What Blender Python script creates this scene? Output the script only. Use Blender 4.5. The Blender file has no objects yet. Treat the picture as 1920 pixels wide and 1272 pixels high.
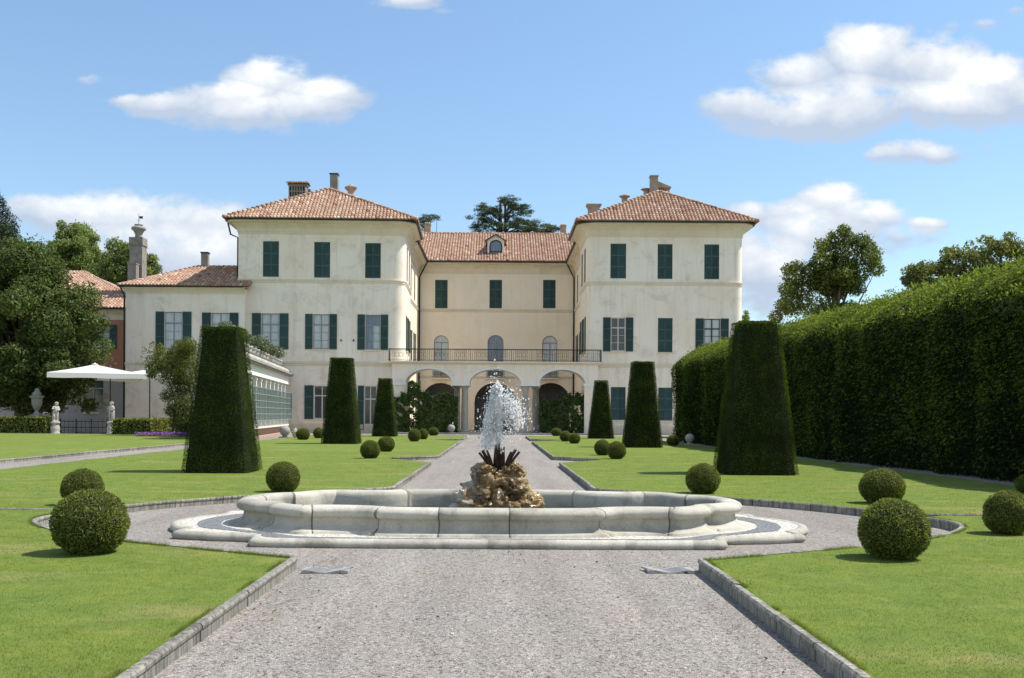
import bpy, bmesh, math, random
import numpy as np
from mathutils import Vector, Matrix, noise
R = math.radians
PI = math.pi
rnd = random.Random(11)
NP = np.random.RandomState(5)
scene = bpy.context.scene
COL = scene.collection

# ------------------------------------------------------------------ survey of the photograph (1920 x 1272 px)
FOC, CX, CY, EYE, TH = 1900.0, 935.0, 778.0, 1.6, 0.0061
def U(px, py):
    dx, dy = px - CX, py - CY
    return dx + TH*dy, dy - TH*dx
def G(px, py, z=0.0):
    x, y = U(px, py); d = FOC*(EYE - z)/y
    return Vector((x*d/FOC, d, z))
def W(px, py, d):
    x, y = U(px, py)
    return Vector((x*d/FOC, d, EYE - y*d/FOC))

# ------------------------------------------------------------------ object helpers
def tag(o, label=None, cat=None, group=None, kind=None):
    if label: o['label'] = label
    if cat: o['category'] = cat
    if group: o['group'] = group
    if kind: o['kind'] = kind
    return o
def empty(name, loc, label=None, cat=None, group=None):
    o = bpy.data.objects.new(name, None); COL.objects.link(o); o.location = loc
    o.empty_display_size = .3
    return tag(o, label, cat, group)
def origin_of(o):
    p = Vector((0, 0, 0))
    while o is not None:
        p += o.location; o = o.parent
    return p
def link(name, me, parent=None, loc=None):
    o = bpy.data.objects.new(name, me); COL.objects.link(o)
    if parent is not None: o.parent = parent
    if loc is not None: o.location = loc
    return o
def np_mesh(name, V, Fq, tone, mat, parent=None, loc=None, smooth=False):
    """numpy verts (N,3) in world space, quads (M,4), tone per face"""
    V = np.asarray(V, dtype=np.float32); Fq = np.asarray(Fq, dtype=np.int32)
    off = Vector(loc) if loc is not None else (origin_of(parent) if parent is not None else Vector((0, 0, 0)))
    V = V - np.array(off[:], dtype=np.float32)
    k = Fq.shape[1]
    me = bpy.data.meshes.new(name)
    me.vertices.add(len(V)); me.vertices.foreach_set('co', V.ravel())
    me.loops.add(Fq.size); me.loops.foreach_set('vertex_index', Fq.ravel())
    me.polygons.add(len(Fq))
    me.polygons.foreach_set('loop_start', np.arange(0, Fq.size, k, dtype=np.int32))
    me.polygons.foreach_set('use_smooth', np.full(len(Fq), smooth))
    me.update(calc_edges=True)
    if tone is not None:
        a = me.attributes.new('tone', 'FLOAT', 'FACE'); a.data.foreach_set('value', np.asarray(tone, dtype=np.float32))
    me.materials.append(mat)
    return link(name, me, parent, loc if parent is None else None)

class MB:
    def __init__(s): s.v, s.f, s.t, s.s = [], [], [], []
    def add(s, vs, fs, tone=.5, smooth=False):
        b = len(s.v)
        s.v += [tuple(v) for v in vs]
        for f in fs:
            s.f.append([b + i for i in f]); s.t.append(tone); s.s.append(smooth)
    def quad(s, a, b, c, d, tone=.5): s.add([a, b, c, d], [(0, 1, 2, 3)], tone)
    def box(s, x0, x1, y0, y1, z0, z1, tone=.5, xf=None):
        vs = [(x, y, z) for z in (z0, z1) for y in (y0, y1) for x in (x0, x1)]
        if xf: vs = [xf(*v) for v in vs]
        s.add(vs, [(0, 2, 3, 1), (4, 5, 7, 6), (0, 1, 5, 4), (2, 6, 7, 3), (0, 4, 6, 2), (1, 3, 7, 5)], tone)
    def tube(s, pts, rad, n=6, tone=.5, cap=True, smooth=True):
        pts = [Vector(p) for p in pts]; m = len(pts)
        if not hasattr(rad, '__len__'): rad = [rad]*m
        vs = []; prev = None
        for i, p in enumerate(pts):
            d = (pts[min(i+1, m-1)] - pts[max(i-1, 0)]).normalized()
            if prev is None:
                ref = Vector((0, 0, 1)) if abs(d.z) < .9 else Vector((1, 0, 0))
                a = d.cross(ref).normalized()
            else:
                a = (prev - d*prev.dot(d)).normalized()
            prev = a; b = d.cross(a)
            for k in range(n):
                t = 2*PI*k/n
                vs.append(p + (a*math.cos(t) + b*math.sin(t))*rad[i])
        fs = [(i*n+k, i*n+(k+1) % n, (i+1)*n+(k+1) % n, (i+1)*n+k) for i in range(m-1) for k in range(n)]
        if cap: fs += [tuple(range(n))[::-1], tuple((m-1)*n+k for k in range(n))]
        s.add(vs, fs, tone, smooth)
    def lathe(s, prof, c=(0, 0, 0), n=16, tone=.5, smooth=True, sx=1, sy=1, fl=None):
        vs = []
        for (r, z) in prof:
            for k in range(n):
                t = 2*PI*k/n; q = r*(1 + (fl*math.cos(8*t) if fl else 0))
                vs.append((c[0]+q*sx*math.cos(t), c[1]+q*sy*math.sin(t), c[2]+z))
        m = len(prof)
        fs = [(i*n+k, i*n+(k+1) % n, (i+1)*n+(k+1) % n, (i+1)*n+k) for i in range(m-1) for k in range(n)]
        fs += [tuple(range(n))[::-1], tuple((m-1)*n+k for k in range(n))]
        s.add(vs, fs, tone, smooth)
    def blob(s, c, r, sub=2, amp=.2, fr=1.5, seed=0, tone=.5, sc=(1, 1, 1), smooth=True, ledge=0):
        bm = bmesh.new(); bmesh.ops.create_icosphere(bm, subdivisions=sub, radius=1)
        vs = []
        for v in bm.verts:
            p = v.co.normalized(); q = p*fr + Vector((seed*3.1, seed*1.7, seed*.9))
            d = 1 + amp*noise.fractal(q, .7, 2.1, 4)
            if ledge: d += -amp*.8*abs(noise.fractal(q*2.3, .6, 2.0, 4))
            if ledge: d += ledge*math.sin(7*p.z + 3*noise.noise(q*.7))
            vs.append((c[0]+p.x*r*d*sc[0], c[1]+p.y*r*d*sc[1], c[2]+p.z*r*d*sc[2]))
        fs = [tuple(v.index for v in f.verts) for f in bm.faces]; bm.free()
        s.add(vs, fs, tone, smooth)
    def build(s, name, mat, parent=None, loc=None):
        off = Vector(loc) if loc is not None else (origin_of(parent) if parent is not None else Vector((0, 0, 0)))
        me = bpy.data.meshes.new(name)
        me.from_pydata([(v[0]-off.x, v[1]-off.y, v[2]-off.z) for v in s.v], [], s.f)
        a = me.attributes.new('tone', 'FLOAT', 'FACE'); a.data.foreach_set('value', np.array(s.t, dtype=np.float32))
        me.polygons.foreach_set('use_smooth', np.array(s.s, dtype=bool))
        me.materials.append(mat); me.update()
        return link(name, me, parent, loc if parent is None else None)

class Fr:
    """a facade frame: u along the wall, w inward, z up"""
    def __init__(s, x, y, ang):
        s.o = Vector((x, y, 0)); s.u = Vector((math.cos(ang), math.sin(ang), 0)); s.w = Vector((-math.sin(ang), math.cos(ang), 0))
    def __call__(s, u, w, z): return s.o + s.u*u + s.w*w + Vector((0, 0, z))
    def hit(s, px, py):
        x, y = U(px, py); r = Vector((x/FOC, 1, -y/FOC))
        d = s.o.dot(s.w)/r.dot(s.w); p = r*d
        return (p - s.o).dot(s.u), EYE + r.z*d
    def rect(s, px0, px1, py0, py1):
        pm, ym = (px0+px1)/2, (py0+py1)/2
        return dict(u0=s.hit(px0, ym)[0], u1=s.hit(px1, ym)[0], z0=s.hit(pm, py1)[1], z1=s.hit(pm, py0)[1], rise=0)

def arc_pts(h, n=12):
    c = (h['u0']+h['u1'])/2; a = (h['u1']-h['u0'])/2; zs = h['z1']-h['rise']
    return [(c - a*math.cos(PI*k/n), zs + h['rise']*math.sin(PI*k/n)) for k in range(n+1)]
def wall(mb, fr, u0, u1, z0, z1, holes, t=.25, tone=.5):
    us = sorted({u0, u1} | {h['u0'] for h in holes} | {h['u1'] for h in holes})
    zs = sorted({z0, z1} | {max(z0, h['z0']) for h in holes} | {h['z1'] for h in holes})
    for a, b in zip(us, us[1:]):
        for c, d in zip(zs, zs[1:]):
            um, zm = (a+b)/2, (c+d)/2
            if any(h['u0'] < um < h['u1'] and h['z0'] < zm < h['z1'] for h in holes): continue
            mb.quad(fr(a, 0, c), fr(b, 0, c), fr(b, 0, d), fr(a, 0, d), tone)
    for h in holes:
        a, b, c, d = h['u0'], h['u1'], max(z0, h['z0']), h['z1']; e = d - h['rise']; tt = h.get('t', t)
        mb.quad(fr(a, 0, c), fr(a, tt, c), fr(a, tt, e), fr(a, 0, e), tone)
        mb.quad(fr(b, tt, c), fr(b, 0, c), fr(b, 0, e), fr(b, tt, e), tone)
        if h['z0'] > z0: mb.quad(fr(a, 0, c), fr(b, 0, c), fr(b, tt, c), fr(a, tt, c), tone)
        if h['rise']:
            P = arc_pts(h)
            for (p, q) in zip(P, P[1:]):
                mb.quad(fr(p[0], 0, p[1]), fr(q[0], 0, q[1]), fr(q[0], 0, d), fr(p[0], 0, d), tone)
                mb.quad(fr(p[0], 0, p[1]), fr(p[0], tt, p[1]), fr(q[0], tt, q[1]), fr(q[0], 0, q[1]), tone)
        else:
            mb.quad(fr(a, 0, d), fr(a, tt, d), fr(b, tt, d), fr(b, 0, d), tone)

def sweep(mb, path, prof, closed=False, tone=.5, smooth=False, tones=None, scale=None, caps=True):
    """path of (x,y); prof of (offset to the right of travel, z)"""
    n = len(path); P = [Vector((p[0], p[1])) for p in path]; rings = []
    for i in range(n):
        if closed: a, b = P[(i-1) % n], P[(i+1) % n]
        else: a, b = P[max(i-1, 0)], P[min(i+1, n-1)]
        d1 = (P[i]-a); d2 = (b-P[i])
        d1 = d1.normalized() if d1.length > 1e-7 else d2.normalized()
        d2 = d2.normalized() if d2.length > 1e-7 else d1
        n1 = Vector((d1.y, -d1.x)); n2 = Vector((d2.y, -d2.x)); m = n1+n2
        if m.length < 1e-4: m = n1
        m.normalize(); k = 1/max(.45, m.dot(n1)); s = scale[i] if scale else 0
        rings.append([(P[i].x+m.x*k*(o-s), P[i].y+m.y*k*(o-s), z) for (o, z) in prof])
    q = len(prof); vs = [v for r in rings for v in r]; b0 = len(mb.v)
    for i in range(n if closed else n-1):
        j = (i+1) % n
        tn = tones[i] if tones else tone
        fs = [(i*q+k, j*q+k, j*q+k+1, i*q+k+1) for k in range(q-1)]
        for f in fs:
            mb.f.append([b0+x for x in f]); mb.t.append(tn); mb.s.append(smooth)
    mb.v += vs
    if not closed and caps and q > 2:
        mb.f.append([b0+k for k in range(q)]); mb.t.append(tone); mb.s.append(False)
        mb.f.append([b0+(n-1)*q+k for k in range(q)][::-1]); mb.t.append(tone); mb.s.append(False)

def spline(pts, n=8, closed=False):
    P = [Vector((p[0], p[1])) for p in pts]; m = len(P); out = []
    rng = m if closed else m-1
    for i in range(rng):
        if closed: a, b, c, d = P[(i-1) % m], P[i], P[(i+1) % m], P[(i+2) % m]
        else: a, b, c, d = P[max(i-1, 0)], P[i], P[i+1], P[min(i+2, m-1)]
        for k in range(n):
            t = k/n
            out.append(tuple(.5*((2*b)+(c-a)*t+(2*a-5*b+4*c-d)*t*t+(-a+3*b-3*c+d)*t**3)))
    if not closed: out.append(tuple(P[-1]))
    return out

def roof_face(mb, A, B, D, C, pitch=.285, row=.42, under=True):
    """barrel-tiled slope: eave A->B (left to right seen from outside), top D (above A) -> C"""
    A, B, D, C = Vector(A), Vector(B), Vector(D), Vector(C)
    u = (B-A); L = u.length; u.normalize()
    M = (D+C)/2-A; s = M-u*M.dot(u); Hs = s.length; s.normalize(); n = u.cross(s)
    uD = (D-A).dot(u); uC = (C-A).dot(u)
    nc = max(1, int(round(L/pitch))); p = L/nc
    offs = [(-.5, -.05), (-.37, .03), (-.15, .1), (.15, .1), (.37, .03), (.5, -.05)]
    for i in range(nc):
        uc = (i+.5)*p; vm = Hs
        if uD > 1e-3: vm = min(vm, uc/uD*Hs)
        if L-uC > 1e-3: vm = min(vm, (L-uc)/(L-uC)*Hs)
        v = -.06; jx = rnd.uniform(-.012, .012)
        while v < vm-.03:
            v1 = min(v+row*rnd.uniform(.97, 1.03), vm); jj = rnd.uniform(-.01, .012)
            vs = []
            for (vv, lift) in ((v, .04), (v1+.03, .0)):
                for (o, h) in offs:
                    vs.append(A+u*(uc+jx+o*p)+s*vv+n*(h*p/.31+lift+jj))
            q = len(offs)
            mb.add(vs, [(k, k+1, q+k+1, q+k) for k in range(q-1)]+[tuple(range(q))[::-1]], min(1, max(0, rnd.gauss(.56, .17)-(.35 if rnd.random() < .03 else 0))))
            v = v1
    if under: mb.quad(A-n*.09, B-n*.09, C-n*.09, D-n*.09, .1)
def ridge_tiles(mb, a, b, r=.13, L=.42):
    a, b = Vector(a), Vector(b); d = b-a; k = max(1, int(d.length/L))
    for i in range(k):
        p, q = a+d*(i/k), a+d*((i+1.12)/k)
        mb.tube([p+Vector((0, 0, .02)), q-Vector((0, 0, .03))], [r*1.1, r*.9], 7, min(1, max(0, rnd.gauss(.55, .2))))

# ------------------------------------------------------------------ foliage helpers (numpy)
def nrm(a): return a/np.maximum(1e-9, np.linalg.norm(a, axis=1, keepdims=True))
def leaf_quads(P, Nn, size, asp=.45, jit=.6, out=False):
    N = len(P); n = nrm(Nn+jit*NP.randn(N, 3)); r = NP.randn(N, 3)
    b = nrm(np.cross(n, r)); t = np.cross(b, n)
    L = (size*(.65+.7*NP.rand(N)))[:, None] if np.ndim(size) == 0 else (size*(.65+.7*NP.rand(N)))[:, None]
    if out: v = [P-n*L*.3, P+n*L*.6+b*L*asp, P+n*L*1.5, P+n*L*.6-b*L*asp]
    else: v = [P-t*L, P+b*L*asp, P+t*L, P-b*L*asp]
    V = np.stack(v, 1).reshape(-1, 3); Fq = np.arange(4*N).reshape(-1, 4)
    return V, Fq
def fib(N):
    v = NP.randn(N, 3); return nrm(v)
def wob(P, f, seed):
    """cheap smooth noise in -1..1"""
    r = np.random.RandomState(seed); o = np.zeros(len(P))
    for k in range(6):
        w = r.randn(3)*f*(1+.6*k); o += np.sin(P@w+r.rand()*6.3)/(1+.45*k)
    return o/2.6
class Foliage:
    def __init__(s): s.V, s.F, s.T, s.n = [], [], [], 0
    def add(s, V, Fq, tone):
        s.V.append(V); s.F.append(Fq+s.n); s.T.append(tone); s.n += len(V)
    def leaves(s, P, Nn, size, asp=.45, jit=.6, out=False, tone=None):
        V, Fq = leaf_quads(P, Nn, size, asp, jit, out)
        t = np.clip(NP.normal(.5, .2, len(P))+(0 if tone is None else tone), 0, 1)
        s.add(V, Fq, t)
    def lobe(s, c, r, dens, size, sc=(1, 1, 1), seed=0, tone=0, asp=.45, jit=.7, out=False, shell=.45):
        sc = np.array(sc); N = int(dens*4*PI*r*r)
        d = fib(N); rad = (1-shell*NP.rand(N)**1.6)
        q = d*3.0+np.array(c)*1.3
        rad = rad*(1+.26*wob(q, 1.3, seed)+.10*wob(q, 4.0, seed+2)); far = NP.rand(N) < .14; rad = np.where(far, rad*(1+.30*NP.rand(N)), rad)
        P = np.array(c)+d*(rad*r)[:, None]*sc
        s.leaves(P, d/sc, size, asp, jit, out, tone+.12*wob(q, 1.0, seed+5))
    def build(s, name, mat, parent=None, loc=None):
        return np_mesh(name, np.concatenate(s.V), np.concatenate(s.F), np.concatenate(s.T), mat, parent, loc)
SUN_E = 4.3; SKY_S = .13; SKY_AIR = 1.0; SKY_DUST = .15; SKY_OZ = 1.5; EXPO = .58
SKY_TINT = (.93, .98, .96); CLOUD_LO = (2.8, 3.3, 4.1); CLOUD_MID = (4.2, 4.5, 4.9); CLOUD_HI = (6.6, 6.5, 6.3)
# ------------------------------------------------------------------ materials
def new(name):
    m = bpy.data.materials.new(name); m.use_nodes = True; nt = m.node_tree
    return m, nt, nt.nodes['Principled BSDF']
def nd(nt, t, **kw):
    n = nt.nodes.new(t)
    for k, v in kw.items():
        if hasattr(n, k): setattr(n, k, v)
        else: n.inputs[k.replace('_', ' ')].default_value = v
    return n
def lk(nt, a, b): nt.links.new(a, b)
def pos(nt, obj=False):
    if obj: return nd(nt, 'ShaderNodeTexCoord').outputs['Object']
    return nd(nt, 'ShaderNodeNewGeometry').outputs['Position']
def vmul(nt, v, s):
    n = nd(nt, 'ShaderNodeVectorMath', operation='MULTIPLY'); lk(nt, v, n.inputs[0]); n.inputs[1].default_value = s
    return n.outputs[0]
def noi(nt, v, scale, detail=4, rough=.55, dist=0):
    n = nd(nt, 'ShaderNodeTexNoise', Scale=scale, Detail=detail, Roughness=rough, Distortion=dist); lk(nt, v, n.inputs['Vector'])
    return n.outputs['Fac']
def ramp(nt, fac, stops):
    n = nd(nt, 'ShaderNodeValToRGB'); e = n.color_ramp.elements
    while len(e) < len(stops): e.new(.5)
    for el, (p, c) in zip(e, stops):
        el.position = p; el.color = (c, c, c, 1) if not hasattr(c, '__len__') else (*c, 1)
    lk(nt, fac, n.inputs[0]); return n.outputs[0]
def mix(nt, fac, a, b, mode='MIX'):
    n = nd(nt, 'ShaderNodeMix', data_type='RGBA', blend_type=mode)
    for sock, v in ((n.inputs[0], fac), (n.inputs[6], a), (n.inputs[7], b)):
        if hasattr(v, 'is_linked') or hasattr(v, 'links'): lk(nt, v, sock)
        elif hasattr(v, '__len__'): sock.default_value = (*v, 1)
        else: sock.default_value = v
    return n.outputs[2]
def mth(nt, op, a, b=0.0, c=None, clamp=False):
    n = nd(nt, 'ShaderNodeMath', operation=op); n.use_clamp = clamp
    for i, v in enumerate((a, b, c)):
        if v is None: continue
        if hasattr(v, 'links'): lk(nt, v, n.inputs[i])
        else: n.inputs[i].default_value = v
    return n.outputs[0]
def attr(nt, name='tone'): return nd(nt, 'ShaderNodeAttribute', attribute_name=name).outputs['Fac']
def bump(nt, b, h, strength=.3, dist=.02):
    n = nd(nt, 'ShaderNodeBump', Strength=strength, Distance=dist); lk(nt, h, n.inputs['Height']); lk(nt, n.outputs[0], b.inputs['Normal'])
def simple(name, c1, c2, scale=3, rough=.8, bs=.2, bscale=30, metal=0, spec=.3, tone=0, obj=False, bd=.01):
    m, nt, b = new(name); p = pos(nt, obj)
    c = mix(nt, ramp(nt, noi(nt, p, scale, 6), [(.32, 0), (.68, 1)]), c1, c2)
    if tone:
        t = mth(nt, 'MULTIPLY_ADD', attr(nt), tone*2, 1-tone)
        c = mix(nt, 1.0, c, t, 'MULTIPLY')
    lk(nt, c, b.inputs['Base Color'])
    b.inputs['Roughness'].default_value = rough; b.inputs['Metallic'].default_value = metal
    b.inputs['Specular IOR Level'].default_value = spec
    if bs: bump(nt, b, noi(nt, p, bscale, 5, .6), bs, bd)
    return m
def stucco(name, base, stain, pale, amt=.55):
    m, nt, b = new(name); p = pos(nt)
    big = ramp(nt, noi(nt, p, .35, 6, .62), [(.36, 0), (.64, 1)])
    c = mix(nt, big, base, pale)
    st = ramp(nt, noi(nt, vmul(nt, p, (1.6, 1.6, .16)), 1.1, 6, .65), [(.5, 0), (.72, 1)])
    c = mix(nt, mth(nt, 'MULTIPLY', st, amt*.6), c, stain)
    pt = ramp(nt, noi(nt, p, .75, 9, .72, .5), [(.52, 0), (.64, 1)])
    c = mix(nt, mth(nt, 'MULTIPLY', pt, amt*.62), c, stain)
    sp = ramp(nt, noi(nt, p, 5, 5, .7), [(.66, 0), (.74, 1)])
    c = mix(nt, mth(nt, 'MULTIPLY', sp, amt*.7), c, tuple(x*.7 for x in stain))
    fs = ramp(nt, noi(nt, vmul(nt, p, (5, 5, .12)), 1.0, 5, .7), [(.55, 0), (.70, 1)])
    c = mix(nt, mth(nt, 'MULTIPLY', mth(nt, 'MULTIPLY', fs, big), amt*.4), c, tuple(x*.82 for x in stain))
    zz = nd(nt, 'ShaderNodeSeparateXYZ'); lk(nt, p, zz.inputs[0])
    damp = ramp(nt, mth(nt, 'ADD', mth(nt, 'MULTIPLY', zz.outputs[2], .28), mth(nt, 'MULTIPLY', noi(nt, p, 1.3, 6, .7), 1.0)), [(.45, 1), (.85, 0)])
    c = mix(nt, mth(nt, 'MULTIPLY', damp, .5), c, tuple(x*.9 for x in stain))
    lk(nt, c, b.inputs['Base Color']); b.inputs['Roughness'].default_value = .9; b.inputs['Specular IOR Level'].default_value = .15
    bump(nt, b, noi(nt, p, 9, 8, .65), .22, .03)
    return m
def foliage(name, cols, trans=.35, rough=.5, obj=False, big=.6, spec=.2, glow=1.0):
    """cols: dark, mid, light leaf colours; per-leaf tone picks between them"""
    m, nt, b = new(name); t = attr(nt); p = pos(nt, obj)
    t2 = mth(nt, 'MULTIPLY_ADD', mth(nt, 'SUBTRACT', noi(nt, p, big, 3), .5), .7, t)
    c = ramp(nt, t2, [(.12, cols[0]), (.5, cols[1]), (.9, cols[2])])
    lk(nt, c, b.inputs['Base Color']); b.inputs['Roughness'].default_value = rough; b.inputs['Specular IOR Level'].default_value = spec
    if trans:
        tr = nd(nt, 'ShaderNodeBsdfTranslucent'); mx = nd(nt, 'ShaderNodeMixShader'); mx.inputs[0].default_value = trans
        lk(nt, mix(nt, 1.0, c, (1.15*glow, 1.25*glow, .6*glow), 'MULTIPLY'), tr.inputs[0])
        lk(nt, b.outputs[0], mx.inputs[1]); lk(nt, tr.outputs[0], mx.inputs[2]); lk(nt, mx.outputs[0], nt.nodes['Material Output'].inputs[0])
    return m

MAT = {}
MAT['white'] = stucco('stucco_pale', (.84, .725, .575), (.55, .47, .365), (.88, .795, .68), .7)
MAT['yellow'] = stucco('stucco_ochre', (.86, .745, .57), (.73, .62, .46), (.88, .785, .635), .5)
MAT['trim'] = stucco('stucco_trim', (.70, .60, .45), (.50, .42, .31), (.75, .67, .53), .5)
MAT['redwall'] = stucco('stucco_red', (.42, .20, .13), (.34, .17, .12), (.46, .25, .17), .4)
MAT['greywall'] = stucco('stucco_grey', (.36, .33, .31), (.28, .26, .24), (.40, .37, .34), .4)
MAT['limewhite'] = stucco('limewash', (.78, .76, .70), (.62, .58, .50), (.82, .80, .75), .3)

def m_tiles():
    m, nt, b = new('terracotta_tiles'); p = pos(nt)
    c = ramp(nt, attr(nt), [(.02, (.17, .09, .06)), (.25, (.335, .185, .125)), (.6, (.385, .25, .178)), (.82, (.455, .335, .25)), (1, (.56, .45, .36))])
    l = ramp(nt, noi(nt, p, 2.2, 8, .7), [(.52, 0), (.7, 1)])
    c = mix(nt, mth(nt, 'MULTIPLY', l, .22), c, (.24, .18, .14))
    l2 = ramp(nt, noi(nt, p, 11, 5, .7), [(.58, 0), (.7, 1)])
    c = mix(nt, mth(nt, 'MULTIPLY', l2, .25), c, (.60, .51, .43))
    lk(nt, c, b.inputs['Base Color']); b.inputs['Roughness'].default_value = .85; b.inputs['Specular IOR Level'].default_value = .2
    bump(nt, b, noi(nt, p, 20, 5, .7), .3, .02); return m
MAT['tiles'] = m_tiles()
MAT['shutter'] = simple('shutter_paint', (.032, .070, .063), (.048, .090, .081), 1.5, .55, .1, 40, spec=.3, tone=.35)
MAT['gutter'] = simple('gutter_metal', (.016, .024, .023), (.03, .036, .034), 2, .45, .05, 30, spec=.4)
MAT['frame'] = simple('window_wood', (.52, .50, .46), (.60, .58, .54), 2, .6, .05, 30)
MAT['greyframe'] = simple('window_wood_grey', (.24, .25, .26), (.30, .31, .31), 2, .6, .05, 30)
MAT['iron'] = simple('wrought_iron', (.018, .018, .02), (.035, .032, .03), 5, .5, .1, 40, spec=.4)
MAT['brick'] = simple('chimney_plaster', (.42, .33, .26), (.30, .22, .17), 2.5, .9, .4, 14)
MAT['cement'] = simple('chimney_cement', (.30, .28, .25), (.20, .18, .16), 2.0, .9, .4, 14)
MAT['dark'] = simple('dark_interior', (.010, .010, .012), (.02, .018, .016), 1, .9, 0)
MAT['redbrick'] = simple('brick_plinth', (.34, .22, .16), (.44, .34, .27), 6, .9, .4, 20)
def m_glass(name, c1, c2, rough=.06):
    m, nt, b = new(name); p = pos(nt)
    c = mix(nt, ramp(nt, noi(nt, vmul(nt, p, (3, 3, .25)), 2.5, 3), [(.35, 0), (.65, 1)]), c1, c2)
    lk(nt, c, b.inputs['Base Color']); b.inputs['Roughness'].default_value = .6
    b.inputs['Coat Weight'].default_value = 1; b.inputs['Coat Roughness'].default_value = rough; b.inputs['Coat IOR'].default_value = 1.5
    return m
MAT['curtain'] = m_glass('curtained_glass', (.40, .43, .44), (.55, .57, .56))
MAT['blueglass'] = m_glass('blue_curtained_glass', (.10, .14, .20), (.18, .23, .30))
MAT['darkglass'] = m_glass('dark_glass', (.012, .013, .016), (.035, .035, .04))

def m_stone(name, a, bcol, stain, tone=.35, sc=4, algae=.5, streak=0):
    m, nt, b = new(name); p = pos(nt)
    c = mix(nt, ramp(nt, noi(nt, p, sc, 8, .65), [(.35, 0), (.65, 1)]), a, bcol)
    s = ramp(nt, noi(nt, vmul(nt, p, (1, 1, .5)), sc*.55, 8, .7, .4), [(.5, 0), (.68, 1)])
    c = mix(nt, mth(nt, 'MULTIPLY', s, algae), c, stain)
    if streak:
        k = ramp(nt, noi(nt, vmul(nt, p, (9, 9, .8)), 2.2, 5, .7), [(.44, 0), (.62, 1)]); c = mix(nt, mth(nt, 'MULTIPLY', k, streak), c, stain)
    g = ramp(nt, noi(nt, p, 90, 3, .7), [(.4, .82), (.6, 1.1)])
    c = mix(nt, 1.0, c, g, 'MULTIPLY')
    t = mth(nt, 'MULTIPLY_ADD', attr(nt), tone*2, 1-tone)
    c = mix(nt, 1.0, c, t, 'MULTIPLY')
    lk(nt, c, b.inputs['Base Color']); b.inputs['Roughness'].default_value = .85; b.inputs['Specular IOR Level'].default_value = .2
    h = mth(nt, 'ADD', noi(nt, p, 60, 6, .7), mth(nt, 'MULTIPLY', noi(nt, p, 8, 5, .6), .8))
    bump(nt, b, h, .5, .012); return m
MAT['granite'] = m_stone('basin_granite', (.385, .36, .295), (.47, .445, .38), (.19, .175, .14), .45, 3, .85)
MAT['kerb'] = m_stone('kerb_stone', (.27, .255, .215), (.36, .34, .29), (.09, .085, .07), .35, 5, .6, .85)
MAT['marble'] = m_stone('weathered_marble', (.50, .48, .43), (.40, .37, .33), (.20, .18, .15), .2, 6, .6)
MAT['greystone'] = m_stone('grey_stone', (.36, .34, .31), (.28, .27, .25), (.15, .14, .12), .2, 8, .6)

def m_gravel():
    m, nt, b = new('gravel'); p = pos(nt)
    pw = nd(nt, 'ShaderNodeVectorMath', operation='MULTIPLY'); lk(nt, p, pw.inputs[0]); pw.inputs[1].default_value = (1, 1, 1)
    v = nd(nt, 'ShaderNodeTexVoronoi', Scale=115.0); lk(nt, pw.outputs[0], v.inputs['Vector'])
    v2 = nd(nt, 'ShaderNodeTexVoronoi', Scale=44.0); lk(nt, pw.outputs[0], v2.inputs['Vector'])
    sep = nd(nt, 'ShaderNodeSeparateColor'); lk(nt, v.outputs['Color'], sep.inputs[0])
    c = ramp(nt, sep.outputs[0], [(0, (.175, .163, .145)), (.2, (.245, .229, .206)), (.6, (.307, .287, .26)), (.85, (.36, .339, .31)), (1, (.49, .465, .43))])
    edge = ramp(nt, v.outputs['Distance'], [(.3, 1), (.8, .7)])
    c = mix(nt, 1.0, c, edge, 'MULTIPLY')
    sep2 = nd(nt, 'ShaderNodeSeparateColor'); lk(nt, v2.outputs['Color'], sep2.inputs[0])
    c = mix(nt, mth(nt, 'MULTIPLY', ramp(nt, sep2.outputs[1], [(.86, 0), (.9, 1)]), .55), c, (.46, .42, .39))
    c = mix(nt, mth(nt, 'MULTIPLY', ramp(nt, sep2.outputs[2], [(.9, 0), (.93, 1)]), .7), c, (.10, .085, .08))
    bigv = ramp(nt, noi(nt, p, .7, 6, .6), [(.35, 0), (.65, 1)])
    c = mix(nt, bigv, c, mix(nt, 1.0, c, (1.06, 1.01, .96), 'MULTIPLY'))
    trk = ramp(nt, noi(nt, vmul(nt, p, (2.2, .16, 1)), 1.0, 5, .6), [(.35, .86), (.65, 1.08)]); c = mix(nt, 1.0, c, trk, 'MULTIPLY')
    dirt = ramp(nt, noi(nt, p, 1.6, 7, .7, .5), [(.60, 0), (.74, 1)])
    c = mix(nt, mth(nt, 'MULTIPLY', dirt, .4), c, (.20, .155, .12))
    lk(nt, c, b.inputs['Base Color']); b.inputs['Roughness'].default_value = .95; b.inputs['Specular IOR Level'].default_value = .1
    h = mth(nt, 'ADD', v.outputs['Distance'], mth(nt, 'MULTIPLY', noi(nt, p, 14, 4), 1.2))
    bump(nt, b, h, .55, .012); return m
MAT['gravel'] = m_gravel()
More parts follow.
